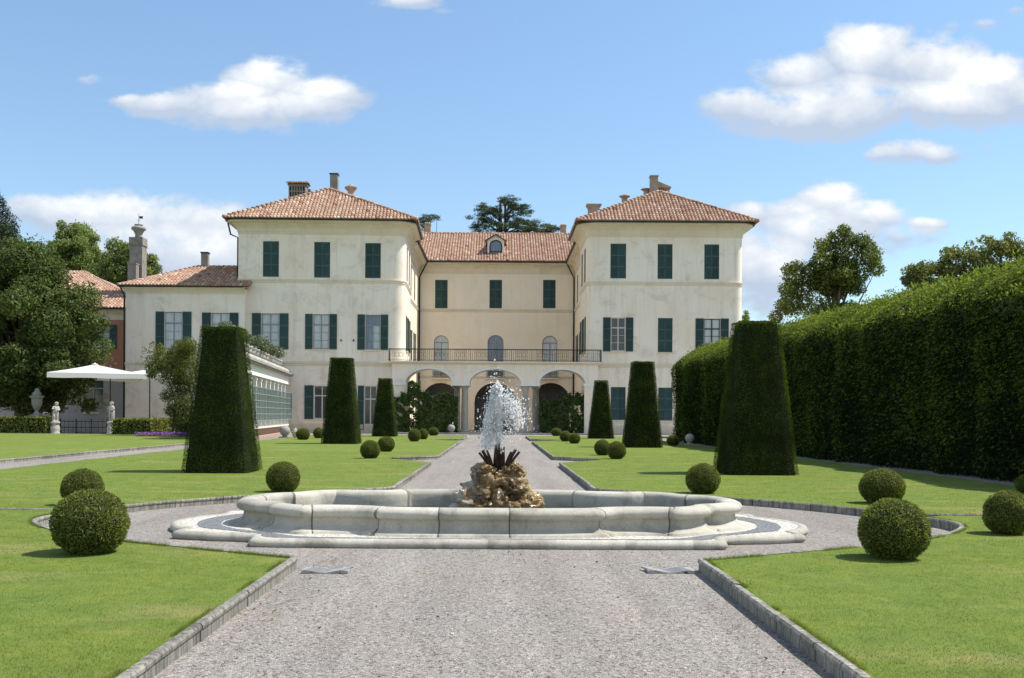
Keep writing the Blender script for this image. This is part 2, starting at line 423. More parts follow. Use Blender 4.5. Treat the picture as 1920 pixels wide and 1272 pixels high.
def m_lawn():
    m, nt, b = new('lawn_grass'); p = pos(nt)
    f = noi(nt, p, 70, 4, .75); f2 = noi(nt, vmul(nt, p, (1, .6, 1)), 9, 6, .7); f3 = noi(nt, p, .8, 5, .6)
    c = ramp(nt, f, [(.25, (.055, .088, .013)), (.5, (.125, .178, .026)), (.78, (.21, .26, .048))])
    c = mix(nt, ramp(nt, f2, [(.4, 0), (.75, .6)]), c, (.21, .23, .065))
    c = mix(nt, ramp(nt, f3, [(.38, 0), (.65, .45)]), c, (.12, .185, .045))
    c = mix(nt, ramp(nt, noi(nt, vmul(nt, p, (.35, 1, 1)), .9, 6, .65), [(.54, 0), (.70, .7)]), c, (.28, .245, .10))
    pt = noi(nt, p, 2.6, 5, .65, .4); c = mix(nt, 1.0, c, ramp(nt, pt, [(.32, (.80, .86, .8)), (.5, (1, 1, 1)), (.7, (1.22, 1.12, 1.05))]), 'MULTIPLY')
    lk(nt, c, b.inputs['Base Color']); b.inputs['Roughness'].default_value = .9; b.inputs['Specular IOR Level'].default_value = .1
    bump(nt, b, mth(nt, 'ADD', f, mth(nt, 'MULTIPLY', f2, .7)), .6, .02); return m
MAT['lawn'] = m_lawn()
def m_blade():
    m, nt, b = new('grass_blades'); p = pos(nt)
    c = ramp(nt, attr(nt), [(.1, (.085, .12, .018)), (.5, (.15, .193, .032)), (.9, (.235, .258, .056))])
    pt = noi(nt, p, 2.6, 5, .65, .4); c = mix(nt, 1.0, c, ramp(nt, pt, [(.32, (.74, .82, .75)), (.5, (1, 1, 1)), (.7, (1.25, 1.14, 1.05))]), 'MULTIPLY')
    c = mix(nt, ramp(nt, noi(nt, p, .55, 6, .68), [(.53, 0), (.70, .5)]), c, (.25, .23, .08))
    c = mix(nt, ramp(nt, noi(nt, p, 6, 4, .6), [(.62, 0), (.72, .5)]), c, (.10, .17, .035))
    lk(nt, c, b.inputs['Base Color']); b.inputs['Roughness'].default_value = .6; b.inputs['Specular IOR Level'].default_value = .15
    tr = nd(nt, 'ShaderNodeBsdfTranslucent'); mx = nd(nt, 'ShaderNodeMixShader'); mx.inputs[0].default_value = .4
    lk(nt, mix(nt, 1.0, c, (1.15, 1.25, .6), 'MULTIPLY'), tr.inputs[0]); lk(nt, b.outputs[0], mx.inputs[1]); lk(nt, tr.outputs[0], mx.inputs[2]); lk(nt, mx.outputs[0], nt.nodes['Material Output'].inputs[0])
    return m
MAT['blade'] = m_blade()
MAT['soil'] = simple('soil', (.10, .075, .05), (.16, .12, .08), 6, .95, .5, 20)
MAT['terrain'] = simple('far_meadow', (.07, .11, .03), (.10, .14, .04), .05, .95, 0)
def m_pebble(name, a, bcol):
    m, nt, b = new(name); p = pos(nt)
    v = nd(nt, 'ShaderNodeTexVoronoi', Scale=26.0); lk(nt, p, v.inputs['Vector'])
    sep = nd(nt, 'ShaderNodeSeparateColor'); lk(nt, v.outputs['Color'], sep.inputs[0])
    c = mix(nt, sep.outputs[0], a, bcol)
    c = mix(nt, 1.0, c, ramp(nt, v.outputs['Distance'], [(.3, 1), (.75, .55)]), 'MULTIPLY')
    lk(nt, c, b.inputs['Base Color']); b.inputs['Roughness'].default_value = .7
    inv = mth(nt, 'SUBTRACT', 1.0, v.outputs['Distance']); bump(nt, b, inv, .8, .02); return m
MAT['pebwhite'] = m_pebble('white_pebbles', (.70, .67, .58), (.56, .53, .45))
MAT['pebgrey'] = m_pebble('grey_pebbles', (.15, .158, .162), (.25, .255, .255))

def m_rock():
    m, nt, b = new('tufa_rock'); p = pos(nt)
    c = ramp(nt, noi(nt, p, 3.2, 9, .68, .5), [(.3, (.04, .024, .010)), (.45, (.17, .10, .033)), (.58, (.31, .20, .075)), (.72, (.45, .34, .18))])
    xs = nd(nt, 'ShaderNodeSeparateXYZ'); lk(nt, p, xs.inputs[0])
    lime = mth(nt, 'ADD', noi(nt, p, 6, 7, .7), mth(nt, 'MULTIPLY', xs.outputs[0], -.55))
    c = mix(nt, mth(nt, 'MULTIPLY', ramp(nt, lime, [(.64, 0), (.80, 1)]), .7), c, (.52, .49, .43))
    lk(nt, c, b.inputs['Base Color'])
    lk(nt, ramp(nt, noi(nt, p, 4, 3), [(.4, .12), (.65, .5)]), b.inputs['Roughness']); b.inputs['Specular IOR Level'].default_value = .6
    bump(nt, b, mth(nt, 'ADD', noi(nt, p, 9, 8, .7, .6), mth(nt, 'MULTIPLY', noi(nt, vmul(nt, p, (1, 1, 3)), 5, 4), .8)), .9, .05); return m
MAT['rock'] = m_rock()
MAT['rust'] = simple('rusted_metal', (.022, .012, .011), (.05, .024, .02), 9, .45, .3, 40, metal=.3, spec=.5)
def m_pool():
    m, nt, b = new('pool_water'); p = pos(nt)
    b.inputs['Base Color'].default_value = (.045, .055, .045, 1); b.inputs['Roughness'].default_value = .06
    b.inputs['Specular IOR Level'].default_value = .6
    bump(nt, b, noi(nt, p, 9, 4, .6, .8), .5, .03); return m
MAT['pool'] = m_pool()
def m_spray():
    m, nt, b = new('spray_water')
    b.inputs['Base Color'].default_value = (1, 1, 1, 1); b.inputs['Roughness'].default_value = .2; b.inputs['Specular IOR Level'].default_value = .4
    tr = nd(nt, 'ShaderNodeBsdfTranslucent'); tr.inputs[0].default_value = (1, 1, 1, 1)
    tp = nd(nt, 'ShaderNodeBsdfTransparent')
    m1 = nd(nt, 'ShaderNodeMixShader'); m1.inputs[0].default_value = .65
    m2 = nd(nt, 'ShaderNodeMixShader'); lk(nt, mth(nt, 'MULTIPLY', attr(nt), .6), m2.inputs[0])
    lk(nt, b.outputs[0], m1.inputs[1]); lk(nt, tr.outputs[0], m1.inputs[2])
    lk(nt, m1.outputs[0], m2.inputs[1]); lk(nt, tp.outputs[0], m2.inputs[2]); lk(nt, m2.outputs[0], nt.nodes['Material Output'].inputs[0])
    return m
MAT['spray'] = m_spray()
def m_canvas():
    m, nt, b = new('white_canvas'); b.inputs['Base Color'].default_value = (.80, .80, .80, 1); b.inputs['Roughness'].default_value = .8
    tr = nd(nt, 'ShaderNodeBsdfTranslucent'); tr.inputs[0].default_value = (.8, .72, .58, 1)
    mx = nd(nt, 'ShaderNodeMixShader'); mx.inputs[0].default_value = .3
    lk(nt, b.outputs[0], mx.inputs[1]); lk(nt, tr.outputs[0], mx.inputs[2]); lk(nt, mx.outputs[0], nt.nodes['Material Output'].inputs[0])
    return m
MAT['canvas'] = m_canvas()
def m_pane():
    m, nt, b = new('greenish_glass'); b.inputs['Base Color'].default_value = (.22, .25, .24, 1); b.inputs['Roughness'].default_value = .2
    tp = nd(nt, 'ShaderNodeBsdfTransparent'); tp.inputs[0].default_value = (.80, .84, .83, 1)
    mx = nd(nt, 'ShaderNodeMixShader'); mx.inputs[0].default_value = .72
    lk(nt, b.outputs[0], mx.inputs[1]); lk(nt, tp.outputs[0], mx.inputs[2]); lk(nt, mx.outputs[0], nt.nodes['Material Output'].inputs[0])
    return m
MAT['greenpane'] = m_pane()
MAT['palegreen'] = simple('pale_green_paint', (.20, .27, .25), (.26, .33, .31), 2, .6, 0)
MAT['grate'] = simple('grate_metal', (.33, .32, .305), (.40, .39, .37), 12, .5, .2, 60, metal=.2)
MAT['bark'] = simple('bark', (.10, .075, .05), (.17, .13, .09), 5, .9, .6, 12)
MAT['cedarbark'] = simple('cedar_bark', (.05, .04, .035), (.08, .065, .055), 5, .9, .6, 12)
# leaves: dark, mid, light
MAT['yew'] = foliage('yew_leaves', [(.010, .017, .003), (.030, .046, .008), (.13, .16, .026)], .42, .8, big=2.5, spec=.04, glow=1.7)
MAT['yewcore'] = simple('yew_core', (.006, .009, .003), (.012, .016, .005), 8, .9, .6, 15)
MAT['box'] = foliage('box_leaves', [(.03, .042, .008), (.095, .115, .02), (.25, .255, .07)], .35, .45, True, 2.5, glow=1.6)
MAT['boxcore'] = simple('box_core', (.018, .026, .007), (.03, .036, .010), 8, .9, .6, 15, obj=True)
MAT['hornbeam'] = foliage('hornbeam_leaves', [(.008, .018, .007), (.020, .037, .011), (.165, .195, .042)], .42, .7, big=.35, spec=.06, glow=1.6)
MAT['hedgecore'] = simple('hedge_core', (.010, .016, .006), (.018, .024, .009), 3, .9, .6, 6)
MAT['oak'] = foliage('holm_oak_leaves', [(.03, .047, .014), (.082, .11, .033), (.185, .21, .078)], .3, .6, big=.3, spec=.09, glow=1.3)
MAT['decid'] = foliage('deciduous_leaves', [(.075, .105, .036), (.165, .205, .068), (.26, .295, .11)], .42, .5, big=.2, glow=1.4)
MAT['chestnut'] = foliage('chestnut_leaves', [(.045, .062, .016), (.10, .125, .028), (.19, .20, .055)], .42, .45, big=.3, glow=1.6)
MAT['russet'] = foliage('russet_leaves', [(.06, .08, .026), (.125, .145, .05), (.25, .215, .09)], .45, .5, big=.3, glow=1.5)
MAT['conifer'] = foliage('conifer_leaves', [(.012, .024, .012), (.026, .044, .018), (.05, .075, .03)], .15, .5, big=.4)
MAT['cedar'] = foliage('cedar_needles', [(.03, .05, .03), (.065, .095, .05), (.12, .15, .075)], .25, .5, big=.4)
MAT['wist'] = foliage('wisteria_leaves', [(.05, .075, .014), (.12, .145, .028), (.21, .21, .06)], .4, .5, big=.8)
MAT['ivy'] = foliage('climber_leaves', [(.022, .048, .012), (.06, .10, .022), (.14, .20, .05)], .35, .42, big=.7)
MAT['olive'] = foliage('potted_leaves', [(.06, .075, .04), (.13, .15, .09), (.25, .27, .19)], .25, .4, big=1)
MAT['purple'] = foliage('purple_petals', [(.10, .04, .14), (.22, .10, .30), (.36, .20, .44)], .3, .6, big=1)
# ------------------------------------------------------------------ the villa
villa = empty('villa', (0, 84, 0), 'large pale stuccoed villa with red tiled hip roofs, green shutters and an arcaded court', 'villa')

def shutter_leaf(mb, fr, u0, u1, w, z0, z1, panels=3):
    th, st = .045, .055; fx = fr; t0 = rnd.uniform(.25, .75)
    mb.box(u0, u0+st, w, w+th, z0, z1, t0+.1, xf=fx); mb.box(u1-st, u1, w, w+th, z0, z1, t0+.1, xf=fx)
    hh = (z1-z0-st)/panels
    for k in range(panels+1):
        z = z0+hh*k
        mb.box(u0+st, u1-st, w+.002, w+th-.002, z, z+st, t0+.8, xf=fx)
    for k in range(panels):
        za, zb = z0+hh*k+st, z0+hh*(k+1); n = max(3, int((zb-za)/.085))
        for i in range(n):
            z = za+(zb-za)*i/n; d = (zb-za)/n
            mb.quad(fr(u0+st, w+.006, z), fr(u1-st, w+.006, z), fr(u1-st, w+.036, z+d*1.15), fr(u0+st, w+.036, z+d*1.15), t0-.2)
def window(fr, h, kind='open', mat_pane='curtain', sw=None, frame='frame', sill=True, panels=3, only=None, half=None, bars=True):
    """h: hole rectangle; open = glazed with leaves folded back on the wall, closed = leaves shut in the opening"""
    a, b, c, d = h['u0'], h['u1'], h['z0'], h['z1']; m = (a+b)/2
    f = MB()
    if kind == 'closed':
        f.box(a, a+.05, .075, .16, c, d, xf=fr); f.box(b-.05, b, .075, .16, c, d, xf=fr); f.box(a+.05, b-.05, .075, .16, d-.05, d, xf=fr)
        f.quad(fr(a, .17, c), fr(b, .17, c), fr(b, .17, d), fr(a, .17, d))
        o = f.build('window', MAT['greyframe'], villa)
        for (x0, x1) in ((a+.015, m-.006), (m+.006, b-.015)):
            s = MB(); shutter_leaf(s, fr, x0, x1, .02, c+.015, d-.015, panels); s.build('shutter', MAT['shutter'], o)
    else:
        w0, w1 = .11, .17; e = d-h['rise']; bw = .065
        f.box(a, a+bw, w0, w1, c, e, xf=fr); f.box(b-bw, b, w0, w1, c, e, xf=fr)
        f.box(a+bw, b-bw, w0, w1, c, c+bw*1.4, xf=fr)
        if h['rise']:
            P = arc_pts(h, 14); Q = [(m+(x-m)*(1-2*bw/(b-a)), e+(z-e)*(1-bw/max(.1, h['rise']))) for (x, z) in P]
            for i in range(len(P)-1):
                f.quad(fr(P[i][0], w0, P[i][1]), fr(P[i+1][0], w0, P[i+1][1]), fr(Q[i+1][0], w0, Q[i+1][1]), fr(Q[i][0], w0, Q[i][1]))
                f.quad(fr(Q[i][0], w0, Q[i][1]), fr(Q[i+1][0], w0, Q[i+1][1]), fr(Q[i+1][0], w1, Q[i+1][1]), fr(Q[i][0], w1, Q[i][1]))
            tz = e
        else:
            f.box(a+bw, b-bw, w0, w1, d-bw, d, xf=fr); tz = d-(d-c)*.3
        f.box(a+bw, b-bw, w0-.012, w1, tz-.05, tz+.05, xf=fr)
        f.box(m-.05, m+.05, w0-.004, w1, c+bw*1.4, tz-.05, xf=fr)
        if not h['rise']: f.box(m-.04, m+.04, w0-.004, w1, tz+.05, d-bw, xf=fr)
        lo = c+bw*1.4
        for q in ((1/3, 2/3) if bars else ()):
            z = lo+(tz-lo)*q
            f.box(a+bw, m-.05, w0+.01, w1, z-.016, z+.016, xf=fr); f.box(m+.05, b-bw, w0+.01, w1, z-.016, z+.016, xf=fr)
        o = f.build('window', MAT[frame], villa)
        p = MB()
        if h['rise']:
            P = arc_pts(h, 14); p.add([fr(a, .16, c), fr(b, .16, c)]+[fr(x, .16, z) for (x, z) in P[::-1]], [tuple(range(len(P)+2))])
        else: p.quad(fr(a, .16, c), fr(b, .16, c), fr(b, .16, d), fr(a, .16, d))
        p.build('pane', MAT[mat_pane], o)
        if half:
            p = MB(); p.quad(fr(m+.05, .152, c+.1), fr(b-.07, .152, c+.1), fr(b-.07, .152, tz-.06), fr(m+.05, .152, tz-.06)); p.build('pane', MAT[half], o)
        if sw:
            for sd in ('l', 'r'):
                if only and sd not in only: continue
                s = MB()
                if sd == 'l': shutter_leaf(s, fr, a-.03-sw, a-.03, -.06, c-.02, d+.02, panels)
                else: shutter_leaf(s, fr, b+.03, b+.03+sw, -.06, c-.02, d+.02, panels)
                s.build('shutter', MAT['shutter'], o)
    if sill:
        s = MB(); s.box(a-.08, b+.08, -.1, .07, c-.13, c-.003, xf=fr); s.build('sill', MAT['trim' if sill is True else sill], o)
    return o

ZT = 17.35      # top of the pavilion walls
def local_path(fr, L, Dp, r1, r2, n=7):
    P = [(0, Dp)]
    P += [(r1-r1*math.cos(t), r1-r1*math.sin(t)) for t in [PI/2*k/n for k in range(n+1)]]
    P += [(L-r2+r2*math.sin(t), r2-r2*math.cos(t)) for t in [PI/2*k/n for k in range(n+1)]]
    P += [(L, Dp)]
    return [tuple(fr(u, w, 0))[:2] for (u, w) in P]
CORNICE = lambda z: [(0, z-1.15), (.05, z-1.14), (.05, z-.98), (.09, z-.95), (.12, z-.78), (.20, z-.62), (.34, z-.50), (.36, z-.44), (.44, z-.42), (.46, z-.34), (.84, z-.24), (.88, z-.22), (.90, z-.02), (.0, z+.02)]
GUTTER = lambda z: [(.90, z-.06), (.96, z-.13), (1.04, z-.12), (1.08, z-.02), (1.08, z+.06), (1.04, z+.06), (1.02, z-.04), (.92, z+.02)]
STRING = lambda z: [(0, z-.19), (.05, z-.17), (.06, z-.03), (.10, z), (.11, z+.10), (.0, z+.12)]
trim = MB(); gut = MB(); wl = MB(); rf = MB(); hip = MB()

def pavilion(fr, L, Dp, r1, r2, holes, in_holes, inner):
    mb = MB()
    wall(mb, fr, r1, L-r2, 0, ZT, holes)
    P = local_path(fr, L, Dp, r1, r2)
    sweep(mb, P[1:9], [(0, 0), (0, ZT)], smooth=True); sweep(mb, P[9:17], [(0, 0), (0, ZT)], smooth=True)
    a = math.atan2(fr.u.y, fr.u.x)
    pr = fr(L, r2, 0); fR = Fr(pr.x, pr.y, a+PI/2)
    pl = fr(0, Dp, 0); fL = Fr(pl.x, pl.y, a-PI/2)
    wall(mb, fR, 0, Dp-r2, 0, ZT, in_holes if inner == 'R' else [])
    wall(mb, fL, 0, Dp-r1, 0, ZT, in_holes if inner == 'L' else [])
    pb = fr(L, Dp, 0); wall(mb, Fr(pb.x, pb.y, a+PI), 0, L, 0, ZT, [])
    mb.build('wall', MAT['white'], villa)
    ze = 17.55
    sweep(trim, P, CORNICE(ze)); sweep(gut, P, GUTTER(ze))
    sweep(trim, P, STRING(12.58)); sweep(trim, P, [(0, 5.55), (.05, 5.57), (.06, 5.72), (.12, 5.76), (.13, 5.90), (0, 5.93)])
    sweep(trim, P, [(.0, 0), (.05, 0), (.05, .72), (.02, .76), (0, .78)])
    q = 1.02; e = [fr(-q, -q, ze+.03), fr(L+q, -q, ze+.03), fr(L+q, Dp+.75, ze+.03), fr(-q, Dp+.75, ze+.03)]
    ap = fr(L/2, 3.9, 21.0)
    for i, j in ((0, 1), (1, 2), (3, 0), (2, 3)): roof_face(rf, e[i], e[j], ap, ap)
    for c in e: ridge_tiles(rf, c+Vector((0, 0, .05)), ap+Vector((0, 0, .09)))
    return fR if inner == 'R' else fL

A1 = R(1.6); LL = 13.77
frL = Fr(-7.83-LL*math.cos(A1), 84-LL*math.sin(A1), A1)
frR = Fr(7.30, 84, 0); LR = 12.9
def rects(fr, cs, w, y0, y1): return [fr.rect(c-w/2, c+w/2, y0, y1) for c in cs]
topL = [frL.rect(493, 523, 452.5, 519.5), frL.rect(589, 619, 454, 521), frL.rect(684.7, 714, 456, 522)]
firL = [frL.rect(490, 523.5, 588, 655), frL.rect(587, 617, 589.5, 655), frL.rect(685, 713, 590.5, 656)]
grL = [frL.rect(588.5, 619, 723.5, 786), frL.rect(683, 706, 724, 806)]
topR = [frR.rect(1144.5, 1174, 457, 522.5), frR.rect(1233, 1261, 458, 523.5), frR.rect(1320.5, 1348.5, 458.5, 524)]
firR = [frR.rect(1145.5, 1172.5, 596, 659), frR.rect(1233.5, 1261, 596.5, 661), frR.rect(1320, 1350, 598, 661)]
grR = [frR.rect(1145, 1173, 726, 788), frR.rect(1234, 1261, 727, 789)]
def sideh(u, w, z0, z1): return dict(u0=u-w/2, u1=u+w/2, z0=z0, z1=z1, rise=0)
ziT = (12.95, 15.85); ziF = (7.0, 9.9)
inL = [sideh(u, 1.3, *z) for u in (1.9, 4.9) for z in (ziT, ziF)]
inR = [sideh(u, 1.3, *z) for u in (2.1, 5.1) for z in (ziT, ziF)]
frLi = pavilion(frL, LL, 7.8, .15, .8, topL+firL+grL, inL, 'R')
frRi = pavilion(frR, LR, 7.8, .8, .6, topR+firR+grR, inR, 'L')
for h in topL: window(frL, h, 'closed', sill=False)
for h in topR: window(frR, h, 'closed', sill=False)
window(frL, firL[0], 'open', 'curtain', .74, 'greyframe'); window(frL, firL[1], 'open', 'curtain', .62, 'greyframe')
window(frL, firL[2], 'open', 'blueglass', .62, 'greyframe', half='curtain')
window(frL, grL[0], 'open', 'darkglass', .74, 'frame', sill=True, bars=False); window(frL, grL[1], 'open', 'darkglass', .5, 'frame', sill=False, only='l', bars=False)
window(frR, firR[0], 'open', 'darkglass', .62); window(frR, firR[1], 'closed'); window(frR, firR[2], 'open', 'curtain', .68, 'gutter')
window(frR, grR[0], 'closed'); window(frR, grR[1], 'closed')
for h in inL: window(frLi, h, 'open' if h['z0'] < 10 else 'closed', 'darkglass', .6, sill=h['z0'] < 10)
for h in inR: window(frRi, h, 'open' if h['z0'] < 10 else 'closed', 'darkglass', .6, sill=h['z0'] < 10)

# ---- court: two rear side walls and the central block
XL, XR, YB, YS = -8.28, 7.73, 103.5, 91.6
frC = Fr(XL, YB, 0); LC = XR-XL
frCl = Fr(XL, YS, PI/2); frCr = Fr(XR, YB, -PI/2); ZC = 17.0
topC = [frC.rect(c-11.8, c+11.8, 525, 578.5) for c in (827.5, 929.5, 1030)]
def arch(fr, c, hw, y0, y1, rise):
    h = fr.rect(c-hw, c+hw, y0, y1); h['rise'] = rise; return h
dC = [arch(frC, c, hw, y0, 709, .735) for (c, hw, y0) in ((827.2, 13.8, 629), (929, 15, 628.5), (1030.7, 14.2, 630))]
gC = []
for (c, hw, rise) in ((826, 35, 1.75), (928.5, 39, 2.0), (1033, 35, 1.75)):
    h = arch(frC, c, hw, 718, 790, rise); h['z0'] = 0; h['t'] = .7; gC.append(h)
mb = MB(); wall(mb, frC, 0, LC, 0, ZC, topC+dC+gC)
sC = [sideh(u, 1.2, *z) for u in (3.2, 7.4) for z in ((12.7, 15.5), (6.7, 9.5))]
wall(mb, frCl, 0, YB-YS, 0, ZC, sC); wall(mb, frCr, 0, YB-YS, 0, ZC, sC)
mb.build('wall', MAT['yellow'], villa)
mb = MB()   # the vestibule behind the ground floor arches
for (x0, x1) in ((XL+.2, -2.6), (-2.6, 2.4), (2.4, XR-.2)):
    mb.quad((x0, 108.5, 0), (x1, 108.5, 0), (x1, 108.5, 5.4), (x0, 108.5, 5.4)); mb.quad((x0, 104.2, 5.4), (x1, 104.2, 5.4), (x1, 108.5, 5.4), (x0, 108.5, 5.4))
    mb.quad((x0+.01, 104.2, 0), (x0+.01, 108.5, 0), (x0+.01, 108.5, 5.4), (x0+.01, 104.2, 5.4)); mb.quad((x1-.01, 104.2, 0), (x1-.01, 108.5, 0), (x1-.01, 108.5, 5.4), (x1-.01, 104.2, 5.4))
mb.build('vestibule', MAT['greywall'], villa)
for h in topC: window(frC, h, 'closed', sill=False)
for h, g in zip(dC, ('curtain', 'blueglass', 'curtain')): window(frC, h, 'open', g, None, 'greyframe', sill=False)
for f in (frCl, frCr):
    for h in sC: window(f, h, 'open' if h['z0'] < 10 else 'closed', 'darkglass', .6, sill=h['z0'] < 10)
# narrow balconies under the three arched doors
for h in dC:
    b = MB(); b.box(h['u0']-.15, h['u1']+.15, -.55, -.002, h['z0']-.16, h['z0'], xf=frC)
    o = b.build('balcony', MAT['trim'], villa)
    r = MB(); x0, x1 = h['u0']-.1, h['u1']+.1; z0 = h['z0']; n = 13
    for k in range(n+1):
        x = x0+(x1-x0)*k/n; r.tube([frC(x, -.5, z0), frC(x, -.5, z0+.98)], .011, 4)
        if k < n:
            cx = x+(x1-x0)/n/2
            r.tube([frC(cx+.05*math.cos(t), -.5, z0+.5+.22*math.sin(t)) for t in [2*PI*i/10 for i in range(11)]], .009, 3)
    for z in (z0+.06, z0+.98): r.tube([frC(x0, -.02, z), frC(x0, -.5, z), frC(x1, -.5, z), frC(x1, -.02, z)], .018, 4)
    r.build('railing', MAT['iron'], o)
PC = [(XL, YS-.2), (XL, YB), (XR, YB), (XR, YS-.2)]
sweep(trim, PC, CORNICE(17.12)); sweep(gut, PC, GUTTER(17.12)); sweep(trim, PC, STRING(12.25)); sweep(trim, [(XL, YB), (XR, YB)], [(0, 5.28), (.04, 5.3), (.05, 5.42), (.09, 5.45), (.1, 5.52), (0, 5.54)])
roof_face(rf, (-15, 102.45, 17.17), (14.6, 102.45, 17.17), (-15, 110.2, 21.25), (14.6, 110.2, 21.25))
rf.quad((-15, 110.3, 21.22), (14.6, 110.3, 21.22), (14.6, 118, 17.1), (-15, 118, 17.1))
ridge_tiles(rf, (-15, 110.2, 21.3), (14.6, 110.2, 21.3))
for (xe, xr) in ((-7.24, -15.0), (6.69, 14.5)):
    rf.quad((xe, 91.2, 17.16), (xe, 102.4, 17.16), (xr, 110, 21.2), (xr, 91.2, 21.2))
mb = MB(); mb.box(-21, -15.1, 91.9, 118, 0, 17); mb.box(14.7, 20, 91.9, 118, 0, 17); mb.box(-15, 14.6, 117.4, 117.9, 0, 17)
mb.build('wall', MAT['yellow'], villa)
mb = MB(); mb.quad((-21.5, 91.5, 17.02), (-14.9, 91.5, 21.1), (-14.9, 118, 21.1), (-21.5, 118, 17.02)); mb.quad((20.5, 91.5, 17.02), (14.4, 91.5, 21.1), (14.4, 118, 21.1), (20.5, 118, 17.02))
mb.build('roof', MAT['tiles'], villa)

# ---- low wing on the left
YW = 83.0
frW = Fr(-30.6, YW, 0); LW = 9.75
fW = [frW.rect(309, 342, 585, 655), frW.rect(396, 430, 587, 656)]
mb = MB(); wall(mb, frW, 0, LW, 0, 11.75, fW); wall(mb, Fr(-30.6, 92, -PI/2), 0, 9, 0, 11.75, []); mb.quad((-20.85, YW, 0), (-20.85, 84.5, 0), (-20.85, 84.5, 11.75), (-20.85, YW, 11.75))
mb.build('wall', MAT['white'], villa)
window(frW, fW[0], 'open', 'curtain', .72, 'greyframe'); window(frW, fW[1], 'open', 'curtain', .72, 'greyframe')
PW = [(-30.6, 92), (-30.6, YW), (-20.85, YW)]
LOWC = [(0, 11.35), (.04, 11.36), (.05, 11.52), (.16, 11.66), (.30, 11.78), (.34, 11.82), (.36, 11.95), (0, 11.97)]
sweep(trim, PW, LOWC); sweep(gut, PW, [(.36, 11.92), (.42, 11.84), (.52, 11.86), (.55, 11.96), (.55, 12.02), (.5, 12.02), (.48, 11.95), (.38, 12.0)])
sweep(trim, PW, [(0, 5.5), (.04, 5.52), (.05, 5.7), (0, 5.74)]); sweep(trim, PW, [(0, 0), (.05, 0), (.05, .7), (0, .74)])
e0, e1 = Vector((-31.1, YW-.5, 12.0)), Vector((-20.4, YW-.5, 12.0)); r0, r1 = Vector((-26.1, 87.6, 14.25)), Vector((-20.4, 87.6, 14.25))
roof_face(rf, e0, e1, r0, r1, .28); roof_face(rf, (-31.1, 92.4, 12.0), e0, r0, r0, .3)
rf.quad((-20.4, 92.4, 12), (-31.1, 92.4, 12), r0, r1)
ridge_tiles(rf, e0, r0); ridge_tiles(rf, r0, r1)
trim.build('cornice', MAT['trim'], villa); gt = gut
roof = rf.build('roof', MAT['tiles'], villa)

# ---- iron wall hooks between the windows
for (px, py) in ((639.5, 638.5), (663, 638.5)):
    u, z = frL.hit(px, py); mb = MB(); mb.box(u-.06, u+.06, -.07, -.002, z-.07, z+.07, xf=frL); mb.build('wall_hook', MAT['iron'], villa)
# ---- rain pipes
def pipe(pts): gt.tube(pts, .075, 6)
pipe([(XL+.95, YB-.95, 17.0), (XL+.6, YB-.6, 16.4), (XL+.13, YB-.13, 15.6), (XL+.13, YB-.13, 0)])
pipe([(XR-.95, YB-.95, 17.0), (XR-.6, YB-.6, 16.4), (XR-.13, YB-.13, 15.6), (XR-.13, YB-.13, 0)])
p = frL(-.9, .3, 17.35); q = frL(-.14, .6, 16.2); pipe([p, (p+q)/2+Vector((-.2, 0, -.35)), q, frL(-.14, .6, 13)])
pipe([(-30.95, YW-.3, 11.85), (-30.74, YW+.1, 11.2), (-30.74, YW+.1, 0)])
gt.build('gutter', MAT['gutter'], villa)

# ---- chimneys and dormer (they stand on the roof)
def chim(mb, px0, px1, py0, py1, d, depth=.8, extra=1.2):
    a, b = W(px0, py0, d), W(px1, py1, d); mb.box(a.x, b.x, d-depth/2, d+depth/2, b.z-extra, a.z); return a, b
def chim_slots(px0, px1, py0, py1, d):
    b = MB(); a, c = W(px0, py0, d), W(px1, py1, d); x0, x1, z1, z0 = a.x, c.x, a.z, c.z-1.3; y0, y1 = d-.55, d+.55; w = x1-x0
    b.box(x0, x1, y0, y1, z0, z0+1.3+.05)
    h = (z1-.35)-(z0+1.35)
    for (fa, fb) in ((0, .42), (.52, .94)):
        za, zb = z0+1.35+h*fa, z0+1.35+h*fb; n = 6
        for k in range(n+1):
            x = x0+(w-.1)*k/n
            b.box(x, x+.1, y0+.02, y0+.14, za, zb); b.box(x, x+.1, y1-.14, y1-.02, za, zb)
        b.box(x0, x0+.1, y0+.15, y1-.15, za, zb); b.box(x1-.1, x1, y0+.15, y1-.15, za, zb)
        b.box(x0, x1, y0, y1, zb, zb+h*.1)
    b.box(x0+.25, x1-.25, y0+.3, y1-.3, z0+1.35, z1-.4, .1)
    b.box(x0-.08, x1+.08, y0-.08, y1+.08, z1-.3, z1-.16)
    o = b.build('chimney', MAT['cement'], roof)
    t = MB(); A, B = Vector((x0-.2, y0-.2, z1-.14)), Vector((x1+.2, y0-.2, z1-.14)); D, C = Vector((x0-.2, d, z1+.06)), Vector((x1+.2, d, z1+.06))
    roof_face(t, A, B, D, C, .2, .3); t.quad(D, C, (x1+.2, y1+.2, z1-.14), (x0-.2, y1+.2, z1-.14)); t.build('chimney_cap', MAT['tiles'], o)
def chim_plain(px0, px1, py0, py1, d, mat='cement', depth=.7):
    b = MB(); a, c = chim(b, px0, px1, py0, py1, d, depth)
    o = b.build('chimney', MAT[mat], roof)
    k = MB(); k.box(a.x-.05, c.x+.05, d-depth/2-.05, d+depth/2+.05, a.z+.002, a.z+.12); k.build('chimney_cap', MAT['gutter' if mat == 'cement' else 'brick'], o)
